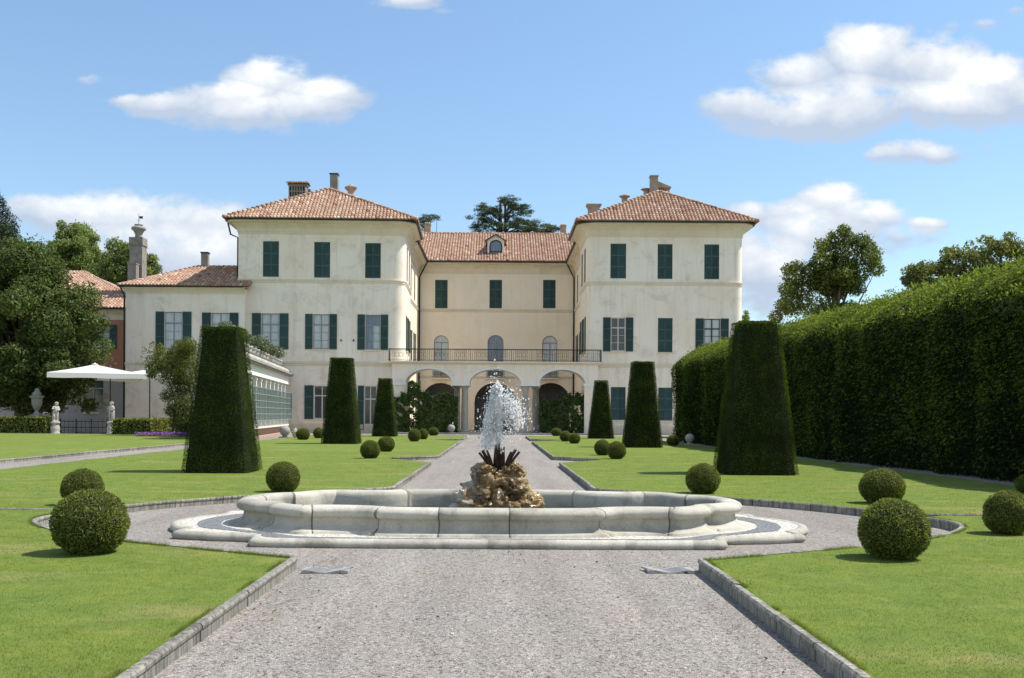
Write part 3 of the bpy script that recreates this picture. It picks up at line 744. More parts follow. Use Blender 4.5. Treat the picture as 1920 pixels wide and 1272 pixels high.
def chim_flared(pxc, w, py0, py1, d, mat='brick', top=True):
    c = W(pxc, py1, d); t = W(pxc, py0, d); s = d/FOC; r = w*s/2; H = t.z-c.z
    b = MB(); b.lathe([(r*.52, -1.2), (r*.52, 0), (r*.5, H*.45), (r*.62, H*.5), (r*.95, H*.66), (r, H*.72), (r*.96, H*.76)], (c.x, d, c.z), 4 if not top else 12, smooth=False)
    o = b.build('chimney', MAT[mat], roof)
    if top:
        k = MB(); k.lathe([(r*.9, H*.762), (r*.55, H*.84), (r*.22, H*.9), (r*.2, H*.97), (r*.08, H)], (c.x, d, c.z), 12); k.build('chimney_cap', MAT[mat], o)
def chim_trumpet(px0, px1, py0, py1, d):
    b = MB(); a, c = W(px0, py0, d), W(px1, py1, d); H = a.z-c.z; xm = (a.x+c.x)/2; r = (c.x-a.x)/2
    P = [(.74, -1.3), (.74, H*.5), (.78, H*.62), (.95, H*.82), (1.0, H*.86), (1.0, H)]
    vs = []; 
    for (k, z) in P: vs += [(xm-r*k, d-.45*k, c.z+z), (xm+r*k, d-.45*k, c.z+z), (xm+r*k, d+.45*k, c.z+z), (xm-r*k, d+.45*k, c.z+z)]
    n = len(P); fs = [(i*4+j, i*4+(j+1) % 4, (i+1)*4+(j+1) % 4, (i+1)*4+j) for i in range(n-1) for j in range(4)]+[tuple((n-1)*4+j for j in range(4))]
    b.add(vs, fs); b.build('chimney', MAT['brick'], roof)
chim_slots(543.5, 575, 343.5, 372, 89.0)
b = MB(); chim(b, 576, 583, 356, 366, 90.5, .5, 2); o = b.build('chimney', MAT['cement'], roof)
chim_plain(620, 634, 329, 360, 89.5, 'cement'); chim_flared(658, 24, 345, 371, 89.2)
chim_plain(1219, 1232.5, 333, 362, 89.5, 'brick'); chim_flared(1171, 21, 364, 380, 89.2)
chim_trumpet(1099, 1127, 384, 402, 88.6)
chim_flared(1212, 22, 352, 364, 90.5)
b = MB(); a, c = W(1232, 345, 90.4), W(1255, 364, 90.4); y0, y1 = 89.9, 90.9
b.box(a.x, c.x-.05, y0, y1, c.z-1.4, c.z+.05)
for k in range(6):
    x = a.x+(c.x-.05-a.x-.12)*k/5; b.box(x, x+.1, y0, y0+.12, c.z+.05, c.z+.42)
b.box(a.x+.1, c.x-.2, y0+.3, y1, c.z+.05, c.z+.42, .05)
vs = [(a.x, y0-.1, c.z+.42), (c.x+.08, y0-.1, c.z+.42), (c.x+.08, y0-.1, c.z+.5), (a.x, y0-.1, a.z+.1), (a.x, y1+.1, c.z+.42), (c.x+.08, y1+.1, c.z+.42), (c.x+.08, y1+.1, c.z+.5), (a.x, y1+.1, a.z+.1)]
b.add(vs, [(0, 1, 2, 3), (7, 6, 5, 4), (0, 4, 5, 1), (1, 5, 6, 2), (2, 6, 7, 3), (3, 7, 4, 0)]); b.build('chimney', MAT['brick'], roof)
chim_plain(796, 807.5, 423, 442, 111, 'brick'); chim_plain(1050.5, 1061, 426, 442, 111, 'brick')
for (x0, x1, y0) in ((796, 807.5, 419), (1050.5, 1061, 422)):
    a = W((x0+x1)/2, y0, 111); b = MB()
    for k in (-1, 0, 1): b.tube([(a.x+k*.2, 110.6, a.z-.05), (a.x+k*.2, 111.4, a.z-.05)], .1, 7, .9)
    b.build('chimney_cap', MAT['tiles'], roof)
chim_plain(378.5, 391, 476, 497, 87.6, 'cement', .5)
a = W(819, 403, 111); b = MB(); b.tube([(a.x, 111, 20.9), (a.x, 111, a.z)], .025, 4); b.build('antenna', MAT['iron'], roof)
# dormer: front face at depth 104.6, slope meets it
yd = 104.3; A = W(910, 447, yd); B = W(949.5, 447, yd); sillz = W(930, 482, yd).z; eav = W(930, 453, yd).z; apx = W(929.5, 441, yd)
fD = Fr(A.x+.22, yd, 0); wD = B.x-A.x-.44
hD = dict(u0=.26, u1=wD-.26, z0=sillz+.02, z1=W(930, 451, yd).z, rise=.5)
b = MB(); wall(b, fD, 0, wD, sillz-.1, hD['z1']+.04, [hD], .15)
for x in (A.x+.22, B.x-.22): b.quad((x, yd, sillz-.4), (x, yd+5, sillz-.4), (x, yd+5, eav+.12), (x, yd, eav+.12))
b.add([(A.x+.22, yd, hD['z1']+.04), (B.x-.22, yd, hD['z1']+.04), (apx.x, yd, apx.z-.02)], [(0, 1, 2)])
dor = b.build('dormer', MAT['limewhite'], roof)
b = MB(); P = arc_pts(hD, 12); b.add([fD(hD['u0'], .12, hD['z0']), fD(hD['u1'], .12, hD['z0'])]+[fD(x, .12, z) for x, z in P[::-1]], [tuple(range(15))]); b.build('dormer_window', MAT['blueglass'], roof)
b = MB(); b.box(hD['u0']-.06, hD['u0']+.07, -.03, .1, hD['z0'], hD['z1']-.48, xf=fD); b.box(hD['u1']-.07, hD['u1']+.06, -.03, .1, hD['z0'], hD['z1']-.48, xf=fD)
b.tube([fD(x, .03, z) for x, z in P], .065, 5); b.box(hD['u0']+.07, hD['u1']-.07, .05, .1, hD['z0']+.5, hD['z0']+.56, xf=fD); b.box(-.25, wD+.25, -.1, .1, sillz-.12, sillz+.0, xf=fD); b.build('dormer_frame', MAT['gutter'], roof)
b = MB()
roof_face(b, (A.x-.0, yd-.3, eav+.02), (A.x, yd+6, eav+.02), (apx.x, yd-.3, apx.z+.06), (apx.x, yd+6, apx.z+.06)) if False else None
for sgn, x in ((-1, A.x), (1, B.x)):
    b.quad((x, yd-.28, eav+.0), (x, yd+6, eav+.0), (apx.x, yd+6, apx.z+.06), (apx.x, yd-.28, apx.z+.06))
    b.quad((x, yd-.27, eav-.1), (x, yd-.27, eav+.0), (apx.x, yd-.27, apx.z+.05), (apx.x, yd-.27, apx.z-.05))
b.build('dormer_roof', MAT['tiles'], roof)
b = MB()
for x in (A.x, B.x): b.tube([(x, yd-.3, eav), (apx.x, yd-.3, apx.z+.05)], .06, 5)
b.build('dormer_gutter', MAT['gutter'], roof)

# ---- the arcade that closes the court, with its terrace
YP = 83.0; fP = Fr(-9.0, YP, 0)
def pu(px): return U(px, 720)[0]*YP/FOC+9.0
ZI, ZA, ZS = 4.13, 5.33, 5.72
uw0, uw1 = pu(735), pu(1121)
ar = []
for (a, b, t) in ((760, 848, ZA), (880, 977, ZA+.02), (1011, 1098, ZA)):
    ar.append(dict(u0=pu(a), u1=pu(b), z0=ZI, z1=t, rise=1.2))
low = dict(u0=pu(764), u1=pu(1096), z0=0, z1=ZI, rise=0)
mb = MB()
def arcade_face(fr):
    holes = ar+[low]; us = sorted({uw0, uw1}|{h['u0'] for h in holes}|{h['u1'] for h in holes}); zs = [0, ZI, ZA, ZA+.02, ZS]
    for a, b in zip(us, us[1:]):
        for c, d in zip(zs, zs[1:]):
            um, zm = (a+b)/2, (c+d)/2
            if any(h['u0'] < um < h['u1'] and h['z0'] < zm < h['z1'] for h in holes): continue
            mb.quad(fr(a, 0, c), fr(b, 0, c), fr(b, 0, d), fr(a, 0, d))
    for h in ar:
        P = arc_pts(h, 16)
        for p, q in zip(P, P[1:]): mb.quad(fr(p[0], 0, p[1]), fr(q[0], 0, q[1]), fr(q[0], 0, h['z1']), fr(p[0], 0, h['z1']))
T = 2.6; arcade_face(fP); arcade_face(Fr(-9.0, YP+T, 0))
for h in ar:
    P = arc_pts(h, 16)
    for p, q in zip(P, P[1:]): mb.quad(fP(p[0], 0, p[1]), fP(p[0], T, p[1]), fP(q[0], T, q[1]), fP(q[0], 0, q[1]))
for (a, b) in ((low['u0'], ar[0]['u0']), (ar[0]['u1'], ar[1]['u0']), (ar[1]['u1'], ar[2]['u0']), (ar[2]['u1'], low['u1'])):
    if b-a > .01: mb.quad(fP(a, 0, ZI), fP(b, 0, ZI), fP(b, T, ZI), fP(a, T, ZI))
for u in (low['u0'], low['u1']): mb.quad(fP(u, 0, 0), fP(u, T, 0), fP(u, T, ZI), fP(u, 0, ZI))
for u in (uw0, uw1): mb.quad(fP(u, 0, 0), fP(u, 1.0, 0), fP(u, 1.0, ZS), fP(u, 0, ZS))
arc = mb.build('arcade', MAT['white'], villa)
mb = MB()
for h in ar:   # raised archivolts, imposts
    c = (h['u0']+h['u1'])/2; a = (h['u1']-h['u0'])/2; n = 18
    for k in range(n):
        t0, t1 = PI*k/n, PI*(k+1)/n
        def pt(t, e): return (c-(a+e)*math.cos(t), ZI+(h['rise']+e)*math.sin(t))
        p, q, r, s = pt(t0, 0), pt(t1, 0), pt(t1, .17), pt(t0, .17)
        mb.quad(fP(p[0], -.04, p[1]), fP(q[0], -.04, q[1]), fP(r[0], -.04, r[1]), fP(s[0], -.04, s[1]))
        mb.quad(fP(s[0], -.04, s[1]), fP(r[0], -.04, r[1]), fP(r[0], .0, r[1]), fP(s[0], .0, s[1]))
        mb.quad(fP(p[0], -.04, p[1]), fP(p[0], .0, p[1]), fP(q[0], .0, q[1]), fP(q[0], -.04, q[1]))
for (a, b) in ((pu(735), low['u0']+.06), (low['u1']-.06, pu(1121))): mb.box(a-.03, b, -.08, T-.1, ZI-.14, ZI+.06, xf=fP)
for (a, b) in ((pu(847)+.02, pu(880)-.02), (pu(977)+.02, pu(1011)-.02)): mb.box(a-.06, b+.06, -.06, T+.03, ZI-.16, ZI-.002, xf=fP)
mb.build('archivolt', MAT['limewhite'], arc)
mb = MB(); s0, s1 = pu(728)-.0, pu(1128)
mb.box(s0+.1, s1-.1, -.10, T+.1, ZS+.002, ZS+.10, xf=fP); mb.box(s0, s1, -.28, T+.2, ZS+.102, ZS+.22, xf=fP)
mb.box(s0+.05, s1-.05, -.2, T+.15, ZS+.222, ZS+.235, xf=fP); mb.build('terrace_slab', MAT['trim'], arc)
def column(px, y, r=.29):
    x = U(px, 760)[0]*y/FOC; m = MB()
    m.box(x-r*1.45, x+r*1.45, y-r*1.45, y+r*1.45, 0, .16)
    m.lathe([(r*1.35, .16), (r*1.4, .22), (r*1.3, .28), (r*1.08, .32), (r*1.02, .42), (r*1.02, 1.4), (r*.88, 3.55), (r*.98, 3.6), (r*.9, 3.66), (r*.9, 3.74), (r*1.25, 3.86), (r*1.25, 3.89)], (x, y, 0), 20)
    m.box(x-r*1.35, x+r*1.35, y-r*1.35, y+r*1.35, 3.885, ZI-.162); m.build('column', MAT['granite'], arc)
for px, y in ((871.5, 83.5), (856.5, 84.9), (985, 83.5), (1004.5, 84.9)): column(px, y)
rl = MB(); zt = ZS+.235; yr = YP-.2; x0 = s0-9.0+.05; x1 = s1-9.0-.05; n = 104
for k in range(n+1):
    x = x0+(x1-x0)*k/n; m3 = k % 10
    rl.tube([(x, yr, zt), (x, yr, zt+1.0)], .018 if m3 == 0 else .011, 4)
    if m3 in (2, 3, 4, 5, 6, 7) and k < n:
        cx = x+(x1-x0)/n/2; sg = 1 if m3 % 2 else -1
        rl.tube([(cx+.05*math.cos(t)*sg, yr, zt+.52+.26*math.sin(t)*(1-.05*t)) for t in [.4+5.4*i/9 for i in range(10)]], .010, 3, cap=False)
        for zz in (.16, .86): rl.tube([(cx+.045*math.cos(t), yr, zt+zz+.05*math.sin(t)) for t in [2*PI*i/6 for i in range(7)]], .009, 3, cap=False)
for z in (zt+.07, zt+.95, zt+1.0): rl.tube([(x0, 83.9, z), (x0, yr, z), (x1, yr, z), (x1, 83.9, z)], .02, 4)
for x in (x0, x1):
    for k in range(1, 8): rl.tube([(x, yr+k*.13, zt), (x, yr+k*.13, zt+1)], .011, 4)
rl.build('railing', MAT['iron'], arc)
mb = MB(); mb.box(-9.6, 9.0, 81.2, 85.5, 0.004, .12); mb.build('threshold', MAT['greystone'], villa)
# ------------------------------------------------------------------ ground, lawns, kerbs
mb = MB(); mb.quad((-1500, -1500, -.06), (1500, -1500, -.06), (1500, 3000, -.06), (-1500, 3000, -.06)); tag(mb.build('terrain', MAT['terrain']), kind='structure')
mb = MB(); mb.quad((-60, -25, 0), (40, -25, 0), (40, 125, 0), (-60, 125, 0)); tag(mb.build('gravel_path', MAT['gravel']), kind='structure')
LZ = .115
near_arc = spline([(-2.07, 10.45), (-2.9, 10.9), (-3.75, 11.4), (-4.5, 11.85), (-5.4, 12.6), (-6.0, 13.3), (-6.35, 13.95), (-6.42, 14.5), (-6.3, 15.0)], 5)
far_arc = spline([(-6.15, 15.5), (-6.0, 16.0), (-5.5, 17.0), (-4.7, 18.05), (-3.6, 19.15), (-2.6, 20.0), (-2.12, 20.6)], 5)
# lawns, left hand; outlines counter-clockwise-agnostic
lawn_near = [(-2.07, -12)]+near_arc+[(-6.7, 15.36), (-14, 15.36), (-26, 15.36), (-26, -12)]
lawn_far = [(-12.9, 15.5)]+far_arc+[(-2.1, 31.6), (-2.75, 32.4), (-3.7, 34.1), (-3.5, 34.7), (-2.6, 35.6), (-2.15, 36.0), (-2.1, 57.6), (-2.9, 58.3), (-4.1, 60.0), (-3.9, 60.8), (-2.6, 61.6), (-2.15, 62.0), (-2.1, 71.3), (-13.2, 71.6)]
lawn_out = [(-46, 15.5), (-15.3, 15.5), (-15.35, 40), (-15.0, 60), (-16.2, 66), (-18.5, 68.5), (-46, 71)]
def mir(P, kx=1.0, off=0): return [(-x*kx+off, y) for x, y in P][::-1]
def mirf(P):   # the path narrows a touch on the right behind the fountain
    return [((-x if x < -6 else -x-.2*min(1, max(0, (y-16)/5))), y) for x, y in P][::-1]
rn = mir(lawn_near); rn = [(min(x, 11.4), y) for x, y in rn]
rfl = mirf(lawn_far); rfl = [((10.4+.8*(35-y)/13 if y < 35 else 10.4-(y-35)*.03) if x > 11 else x, y) for x, y in rfl]
def lawn(P, nm='lawn'):
    from mathutils.geometry import tessellate_polygon
    vs = [Vector((x, y, LZ)) for x, y in P]; tri = []
    for t in tessellate_polygon([vs]):
        a, b, c = (vs[i] for i in t); tri.append(t if (b-a).cross(c-a).z > 0 else t[::-1])
    me = bpy.data.meshes.new(nm); me.from_pydata([tuple(v) for v in vs], [], tri); me.update(); me.materials.append(MAT['lawn'])
    return tag(link(nm, me), kind='structure')
for P in (lawn_near, lawn_far, lawn_out, rn, rfl): lawn(P)
def kerb(path, side=1, w=.055, h=LZ+.014, step=.62):
    """dressed kerb stones along the lawn edge; side=1: gravel on the right of travel"""
    L = [0]; P = [Vector(p) for p in path]
    for a, b in zip(P, P[1:]): L.append(L[-1]+(b-a).length)
    cuts = sorted(set([0.0]+[c for c in L]+[min(L[-1], k*.3) for k in range(int(L[-1]/.3)+1)]))
    def at(s):
        for i in range(len(L)-1):
            if s <= L[i+1]+1e-9: 
                t = (s-L[i])/max(1e-9, L[i+1]-L[i]); return P[i].lerp(P[i+1], t)
        return P[-1]
    ks = []; s = 0
    while s < L[-1]-.1:
        e = min(L[-1], s+rnd.uniform(.85, 1.3)*step*1.7); ks.append((s, e)); s = e
    m = MB()
    for (s, e) in ks:
        pts = [at(s+.006)]+[at(c) for c in cuts if s+.04 < c < e-.04]+[at(e-.006)]
        dz, do = rnd.uniform(-.005, .007), rnd.uniform(-.008, .008); z = h+dz
        prof = [(side*(0+do), 0), (side*(0+do), z-.045), (side*(.012+do), z-.04), (side*(.014+do), z-.018), (side*(0+do), z), (side*(-w+do), z-.004), (side*(-w+do), 0)]
        sweep(m, [tuple(p) for p in pts], prof, tone=rnd.uniform(.2, .8))
    return tag(m.build('kerb', MAT['kerb']), kind='structure')
kl = [(-2.07, -8), (-2.07, 10.45)]
kerb(kl); kerb(near_arc); kerb([(-16, 15.5)]+far_arc+[(-2.1, 31.6)])
def kpair(P):
    kerb(P); kerb([(p[0], p[1]) for p in mirf(P)[::-1]], side=-1)
kerb([(-x, y) for x, y in kl], -1); kerb([(-x, y) for x, y in near_arc], -1)
kerb(mirf([(-12, 15.5)]+far_arc+[(-2.1, 31.6)])[::-1], -1)
kpair([(-3.6, 34.6), (-2.6, 35.6), (-2.15, 36.0), (-2.1, 57.6)]); kpair([(-4.0, 60.5), (-3.9, 60.8), (-2.6, 61.6), (-2.15, 62.0), (-2.1, 71.3), (-13, 71.6)])
kerb([(-12.9, 71), (-12.9, 16)], 1, .07, LZ+.01); kerb([(-15.3, 16), (-15.35, 40), (-15.0, 60), (-16.2, 66), (-18.5, 68.5)], 1, .07, LZ+.01)
kerb([(-18.5, 68.5), (-46, 71)], 1, .07, LZ+.01)

# short grass blades on the lawns nearest the camera
def blades(poly, n, y0, y1, xlim, hmin, hmax, w):
    xs = np.array([p[0] for p in poly]); ys = np.array([p[1] for p in poly])
    X = NP.uniform(-xlim, xlim, n); Y = y0+(y1-y0)*NP.rand(n)**1.7
    k = np.abs(X-.16) < Y*.53; X, Y = X[k], Y[k]
    ins = np.zeros(len(X), bool); j = len(xs)-1
    for i in range(len(xs)):
        c = (ys[i] > Y) != (ys[j] > Y)
        ins ^= c & (X < (xs[j]-xs[i])*(Y-ys[i])/(ys[j]-ys[i]+1e-12)+xs[i]); j = i
    X, Y = X[ins], Y[ins]; N = len(X); a = NP.rand(N)*2*PI; h = NP.uniform(hmin, hmax, N); ww = w*(.7+.6*NP.rand(N))
    lx, ly = NP.normal(0, .8, N)*h, NP.normal(0, .8, N)*h
    c, s = np.cos(a)*ww, np.sin(a)*ww; z0 = np.full(N, LZ-.003)
    V = np.stack([np.stack([X-c, Y-s, z0], 1), np.stack([X+c, Y+s, z0], 1), np.stack([X+lx, Y+ly, z0+h], 1)], 1).reshape(-1, 3)
    t = np.clip(.5+.11*NP.randn(N)+.18*np.sin(X*1.9+np.sin(Y*1.3)*2)*np.sin(Y*2.3+X)+.12*np.sin(X*7.1+Y*3)*np.sin(Y*5.7), 0, 1)
    return V, np.arange(3*N).reshape(-1, 3), t
def grass(poly, parts):
    Vs, Fs, Ts, k = [], [], [], 0
    for a in parts:
        V, Fq, t = blades(poly, *a); Vs.append(V); Fs.append(Fq+k); Ts.append(t); k += len(V)
    tag(np_mesh('grass', np.concatenate(Vs), np.concatenate(Fs), np.concatenate(Ts), MAT['blade']), 'short mown grass on the lawn beside the gravel path', 'grass', kind='stuff')
for P_ in (lawn_near, rn): grass(P_, [(420000, 5.5, 15.3, 8.5, .008, .021, .0021)])
for P_ in (lawn_far, rfl): grass(P_, [(300000, 15.5, 40, 21, .009, .020, .0042)])

def fringe(path, side, n):
    P = [Vector(p) for p in path]; L = np.cumsum([0]+[(b-a).length for a, b in zip(P, P[1:])]); V = []; t = []
    for s in NP.rand(n)*L[-1]:
        i = min(int(np.searchsorted(L, s, side='right'))-1, len(P)-2); q = P[i].lerp(P[i+1], (s-L[i])/max(1e-6, L[i+1]-L[i])); d = (P[i+1]-P[i]).normalized(); nn = Vector((d.y, -d.x))*side
        if noise.noise(Vector((q.x*2.2, q.y*2.2, 3))) < -.12: continue
        b = q-nn*(.06+.05*rnd.random()); h = rnd.uniform(.018, .048); w = .0024; ln = rnd.uniform(-.2, 1.0)*h
        V += [(b.x-d.x*w, b.y-d.y*w, LZ-.003), (b.x+d.x*w, b.y+d.y*w, LZ-.003), (b.x+nn.x*ln+rnd.uniform(-.4, .4)*h, b.y+nn.y*ln+rnd.uniform(-.4, .4)*h, LZ+h)]; t.append(min(1, max(0, rnd.gauss(.5, .15))))
    tag(np_mesh('grass', np.array(V), np.arange(len(V)).reshape(-1, 3), np.array(t), MAT['blade']), 'ragged grass tufts leaning over the kerb stones', 'grass', kind='stuff')
fringe([(-2.07, 5), (-2.07, 10.45)]+near_arc[1:], 1, 9000); fringe([(2.07, 5), (2.07, 10.45)]+[(-x, y) for x, y in near_arc[1:]], -1, 9000)
# loose pebbles and dead leaves on the path in front
def litter(n, y0, y1, s0, s1):
    V, Fq, T = [], [], []; k = 0
    base = np.array([(1, 0, 0), (-1, 0, 0), (0, 1, 0), (0, -1, 0), (0, 0, .7), (0, 0, -.4)], float); fs = np.array([(0, 2, 4), (2, 1, 4), (1, 3, 4), (3, 0, 4)])
    for _ in range(n):
        y = y0+(y1-y0)*rnd.random()**1.6; x = rnd.uniform(-1.95, 1.95); r = rnd.uniform(s0, s1)*(1 if rnd.random() < .93 else 1.8)
        a = rnd.random()*6.3; ca, sa = math.cos(a), math.sin(a); b = base*np.array([r*rnd.uniform(.7, 1.2), r*rnd.uniform(.6, 1), r*rnd.uniform(.5, .9)])
        V.append(np.stack([b[:, 0]*ca-b[:, 1]*sa+x, b[:, 0]*sa+b[:, 1]*ca+y, b[:, 2]+.002], 1)); Fq.append(fs+k); T += [rnd.random()]*4; k += 6
    return np.concatenate(V), np.concatenate(Fq), np.array(T)
V, Fq, T = litter(9000, 5.0, 12.0, .004, .010)
pm, nt, b = new('loose_pebbles'); lk(nt, ramp(nt, attr(nt), [(0, (.10, .09, .08)), (.4, (.24, .21, .19)), (.8, (.38, .35, .32)), (1, (.55, .53, .5))]), b.inputs['Base Color']); b.inputs['Roughness'].default_value = .9
tag(np_mesh('pebbles', V, Fq, T, pm), 'loose pebbles scattered over the gravel path', 'pebbles', kind='stuff')
N = 240; X = NP.uniform(-2, 2, N); Y = 5.2+8*NP.rand(N); 
edge = NP.rand(N) < .55; X = np.where(edge, np.sign(X)*(1.7+.3*NP.rand(N)), X)
V, Fq = leaf_quads(np.stack([X, Y, np.full(N, .012)], 1), np.tile([0, 0, 1.], (N, 1)), .017, .5, .4)
lm = simple('dead_leaf', (.22, .12, .06), (.14, .08, .04), 20, .8, 0)
tag(np_mesh('fallen_leaves', V, Fq, NP.rand(N), lm), 'dry brown leaves scattered along the path edges', 'leaves', kind='stuff')

# ------------------------------------------------------------------ fountain
FX, FY = -.12, 14.2
fountain = empty('fountain', (FX, FY, 0), 'low oval stone fountain basin with baroque lobed rim in the middle of the path', 'fountain')
def full(h, n=6):   # quarter outline (front centre -> right end) mirrored to a closed loop, counter-clockwise seen from above
    q = spline(h, n); right = q+[(x, -y) for x, y in q[::-1][1:]]
    left = [(-x, y) for x, y in right[::-1][1:-1]]
    return [(FX+x, FY+y) for x, y in right+left]
def corner(h):
    right = h+[(x, -y) for x, y in h[::-1] if abs(y) > 1e-6]
    left = [(-x, y) for x, y in right[::-1] if abs(x) > 1e-6]
    return [(FX+x, FY+y) for x, y in right+left]
pad = [(0, -2.14), (1, -2.14), (2.0, -2.13), (2.82, -2.09), (2.86, -2.02), (2.9, -1.70), (2.98, -1.62), (3.5, -1.52), (3.97, -1.36), (4.02, -1.28), (3.98, -.98), (4.05, -.88), (4.2, -.68), (4.32, -.42), (4.38, -.2), (4.40, 0)]
padP = corner(pad); PZ = .095
def fill(name, outer, z, mat, parent, holes=None):
    bm = bmesh.new()
    ls = [outer]+(holes or []); ed = []
    for P in ls:
        vs = [bm.verts.new((x, y, z)) for x, y in P]
        ed += [bm.edges.new((vs[i], vs[(i+1) % len(vs)])) for i in range(len(vs))]
    bmesh.ops.triangle_fill(bm, edges=ed, use_beauty=True, normal=(0, 0, 1))
    off = origin_of(parent)
    for v in bm.verts: v.co -= off
    me = bpy.data.meshes.new(name); bm.to_mesh(me); bm.free(); me.materials.append(mat)
    return link(name, me, parent)
# edging stones of the pebble platform, each with its own tone
m = MB(); tn = []; cur = .5; pj = []
padP2 = []
for i in range(len(padP)):
    a, b = Vector(padP[i]), Vector(padP[(i+1) % len(padP)]); k = max(1, int((b-a).length/.09))
    padP2 += [tuple(a.lerp(b, j/k)) for j in range(k)]
padP2, pad0 = padP2, padP
pj = [.012*noise.noise(Vector((x*5, y*5, 0)))+(.02 if i % 9 == 0 else 0) for i, (x, y) in enumerate(padP2)]
padP = padP2
for i in range(len(padP)):
    if i % 9 == 0: cur = rnd.uniform(.3, .7)
    tn.append(cur-.08 if i % 9 == 0 else cur+.12*noise.noise(Vector((i*.7, 3, 1))))
sweep(m, padP, [(0, 0), (.02, .03), (.025, PZ-.05), (.005, PZ-.012), (-.035, PZ+.008), (-.09, PZ+.010), (-.12, PZ-.01)], closed=True, tones=tn, smooth=True, scale=pj)
m.build('platform_edge', MAT['granite'], fountain)
def inset(P, d):
    out = []; n = len(P)
    for i in range(n):
        a, b, c = Vector(P[i-1]), Vector(P[i]), Vector(P[(i+1) % n]); d1 = (b-a).normalized(); d2 = (c-b).normalized()
        n1 = Vector((-d1.y, d1.x)); n2 = Vector((-d2.y, d2.x)); mm = (n1+n2).normalized(); k = d/max(.5, mm.dot(n1)); out.append((b.x+mm.x*k, b.y+mm.y*k))
    return out
pin = inset(pad0, .115)
basin = [(0, -1.70), (.55, -1.695), (1.05, -1.66), (1.32, -1.60), (1.48, -1.50), (1.66, -1.385), (1.9, -1.33), (2.2, -1.33), (2.5, -1.28), (2.75, -1.14), (2.86, -.98), (2.93, -.86), (3.08, -.80), (3.28, -.63), (3.43, -.36), (3.47, 0)]
def piece(*runs):
    right = [p for r in runs for p in spline(r, 4)]; right = right+[(x, -y) for x, y in right[::-1][1:]]
    left = [(-x, y) for x, y in right[::-1][1:-1]]
    return [(FX+x, FY+y) for x, y in right+left]
basP = piece([(0, -1.70), (.5, -1.695), (1.0, -1.66), (1.40, -1.585)], [(1.455, -1.51), (1.62, -1.425), (1.95, -1.375), (2.2, -1.39), (2.36, -1.435)], [(2.435, -1.395), (2.65, -1.27), (2.82, -1.08), (2.89, -.91)], [(2.965, -.86), (3.2, -.72), (3.39, -.42), (3.46, 0)])
fill('pebble_mosaic', pin, PZ, MAT['pebwhite'], fountain, [inset(basP, .05)])
go = full([(0, -2.0), (1.0, -1.995), (2.3, -1.965), (2.7, -1.86), (2.95, -1.5), (3.4, -1.16), (3.75, -.92), (3.93, -.55), (4.0, -.25), (4.03, 0)], 5)
gi = full([(0, -1.905), (1.0, -1.90), (2.0, -1.86), (2.4, -1.74), (2.75, -1.42), (3.12, -1.16), (3.35, -.95), (3.58, -.6), (3.68, -.25), (3.72, 0)], 5)
fill('grey_mosaic_band', go, PZ+.004, MAT['pebgrey'], fountain, [gi])
# basin wall: rim and cove, cut into blocks with recessed joints
def resample(P, joints):
    """closed loop -> denser loop with joint triplets; returns pts, inset scale, block index"""
    L = [0]; n = len(P); Q = [Vector(p) for p in P]
    for i in range(n): L.append(L[-1]+(Q[(i+1) % n]-Q[i]).length)
    tot = L[-1]
    def at(s):
        s %= tot
        for i in range(n):
            if s <= L[i+1]: return Q[i].lerp(Q[(i+1) % n], (s-L[i])/max(1e-9, L[i+1]-L[i]))
    S = [(s, 0) for s in L[:-1]]; js = [j*tot for j in joints]
    S = [(s, 0) for s, _ in S if all(abs((s-j+tot/2) % tot-tot/2) > .03 for j in js)]
    for j in js: S += [((j-.010) % tot, 0), (j % tot, .015), ((j+.010) % tot, 0)]
    S.sort(); return [tuple(at(s)) for s, _ in S], [k for _, k in S], [sum(1 for j in js if j < s) % len(js) for s, _ in S]
joints = [.015, .083, .135, .178, .222, .262, .31, .365, .42, .47, .53, .585, .64, .69, .735, .782, .826, .868, .92, .965]
bp, bs, bi = resample(basP, joints)
# the outline above runs counter-clockwise: right of travel = outside
tones = [rnd.choice((.3, .42, .5, .58, .68))+rnd.uniform(-.06, .06) for _ in joints]; tl = [(-.12 if (bs[i] > 0 or bs[(i+1) % len(bs)] > 0) else tones[bi[i]]) for i in range(len(bs))]
rimz = .43
prof = [(-.25, .12), (-.25, .26), (-.255, .36), (-.235, rimz-.02), (-.19, rimz+.002), (-.11, rimz+.010), (-.03, rimz), (.03, rimz-.028), (.05, rimz-.068), (.04, rimz-.108), (.01, rimz-.132), (-.045, rimz-.145), (-.05, rimz-.165), (-.045, .215), (-.02, .17), (.03, .14), (.10, .125), (.11, .12), (.11, .105), (.15, .10), (.15, PZ-.004)]
m = MB(); sweep(m, bp, prof, closed=True, tones=tl, smooth=True, scale=bs); m.build('basin_rim', MAT['granite'], fountain)
fill('basin_water', inset(basP, .24), .20, MAT['pool'], fountain)
# the central rock
m = MB()
RX = 0.0
chunks = [((-.30, .02, .20), .36, (1, .9, .9)), ((.33, .0, .22), .34, (1.05, .9, .9)), ((0, -.16, .18), .34, (1.1, .8, .8)), ((0, .3, .25), .42, (1.2, .8, .9)), ((-.52, -.02, .10), .19, (1, 1, .9)), ((.48, -.04, .20), .20, (.9, 1, 1.2)),
          ((-.17, -.06, .47), .28, (1.05, .9, .85)), ((.20, -.05, .46), .26, (1, .9, .9)), ((-.21, .0, .71), .18, (1.15, .9, .8)), ((.21, .0, .70), .175, (1, .9, 1.0)), ((.02, -.06, .60), .15, (.9, .9, .9)), ((0, .15, .66), .22, (1.2, .8, .6))]
for i, (c, r, sc) in enumerate(chunks): m.blob((RX+c[0]*.90, FY+c[1]*.9, c[2]+.08), r*1.0, 5, .42, 1.5, i+3, .5, sc, True, .05)
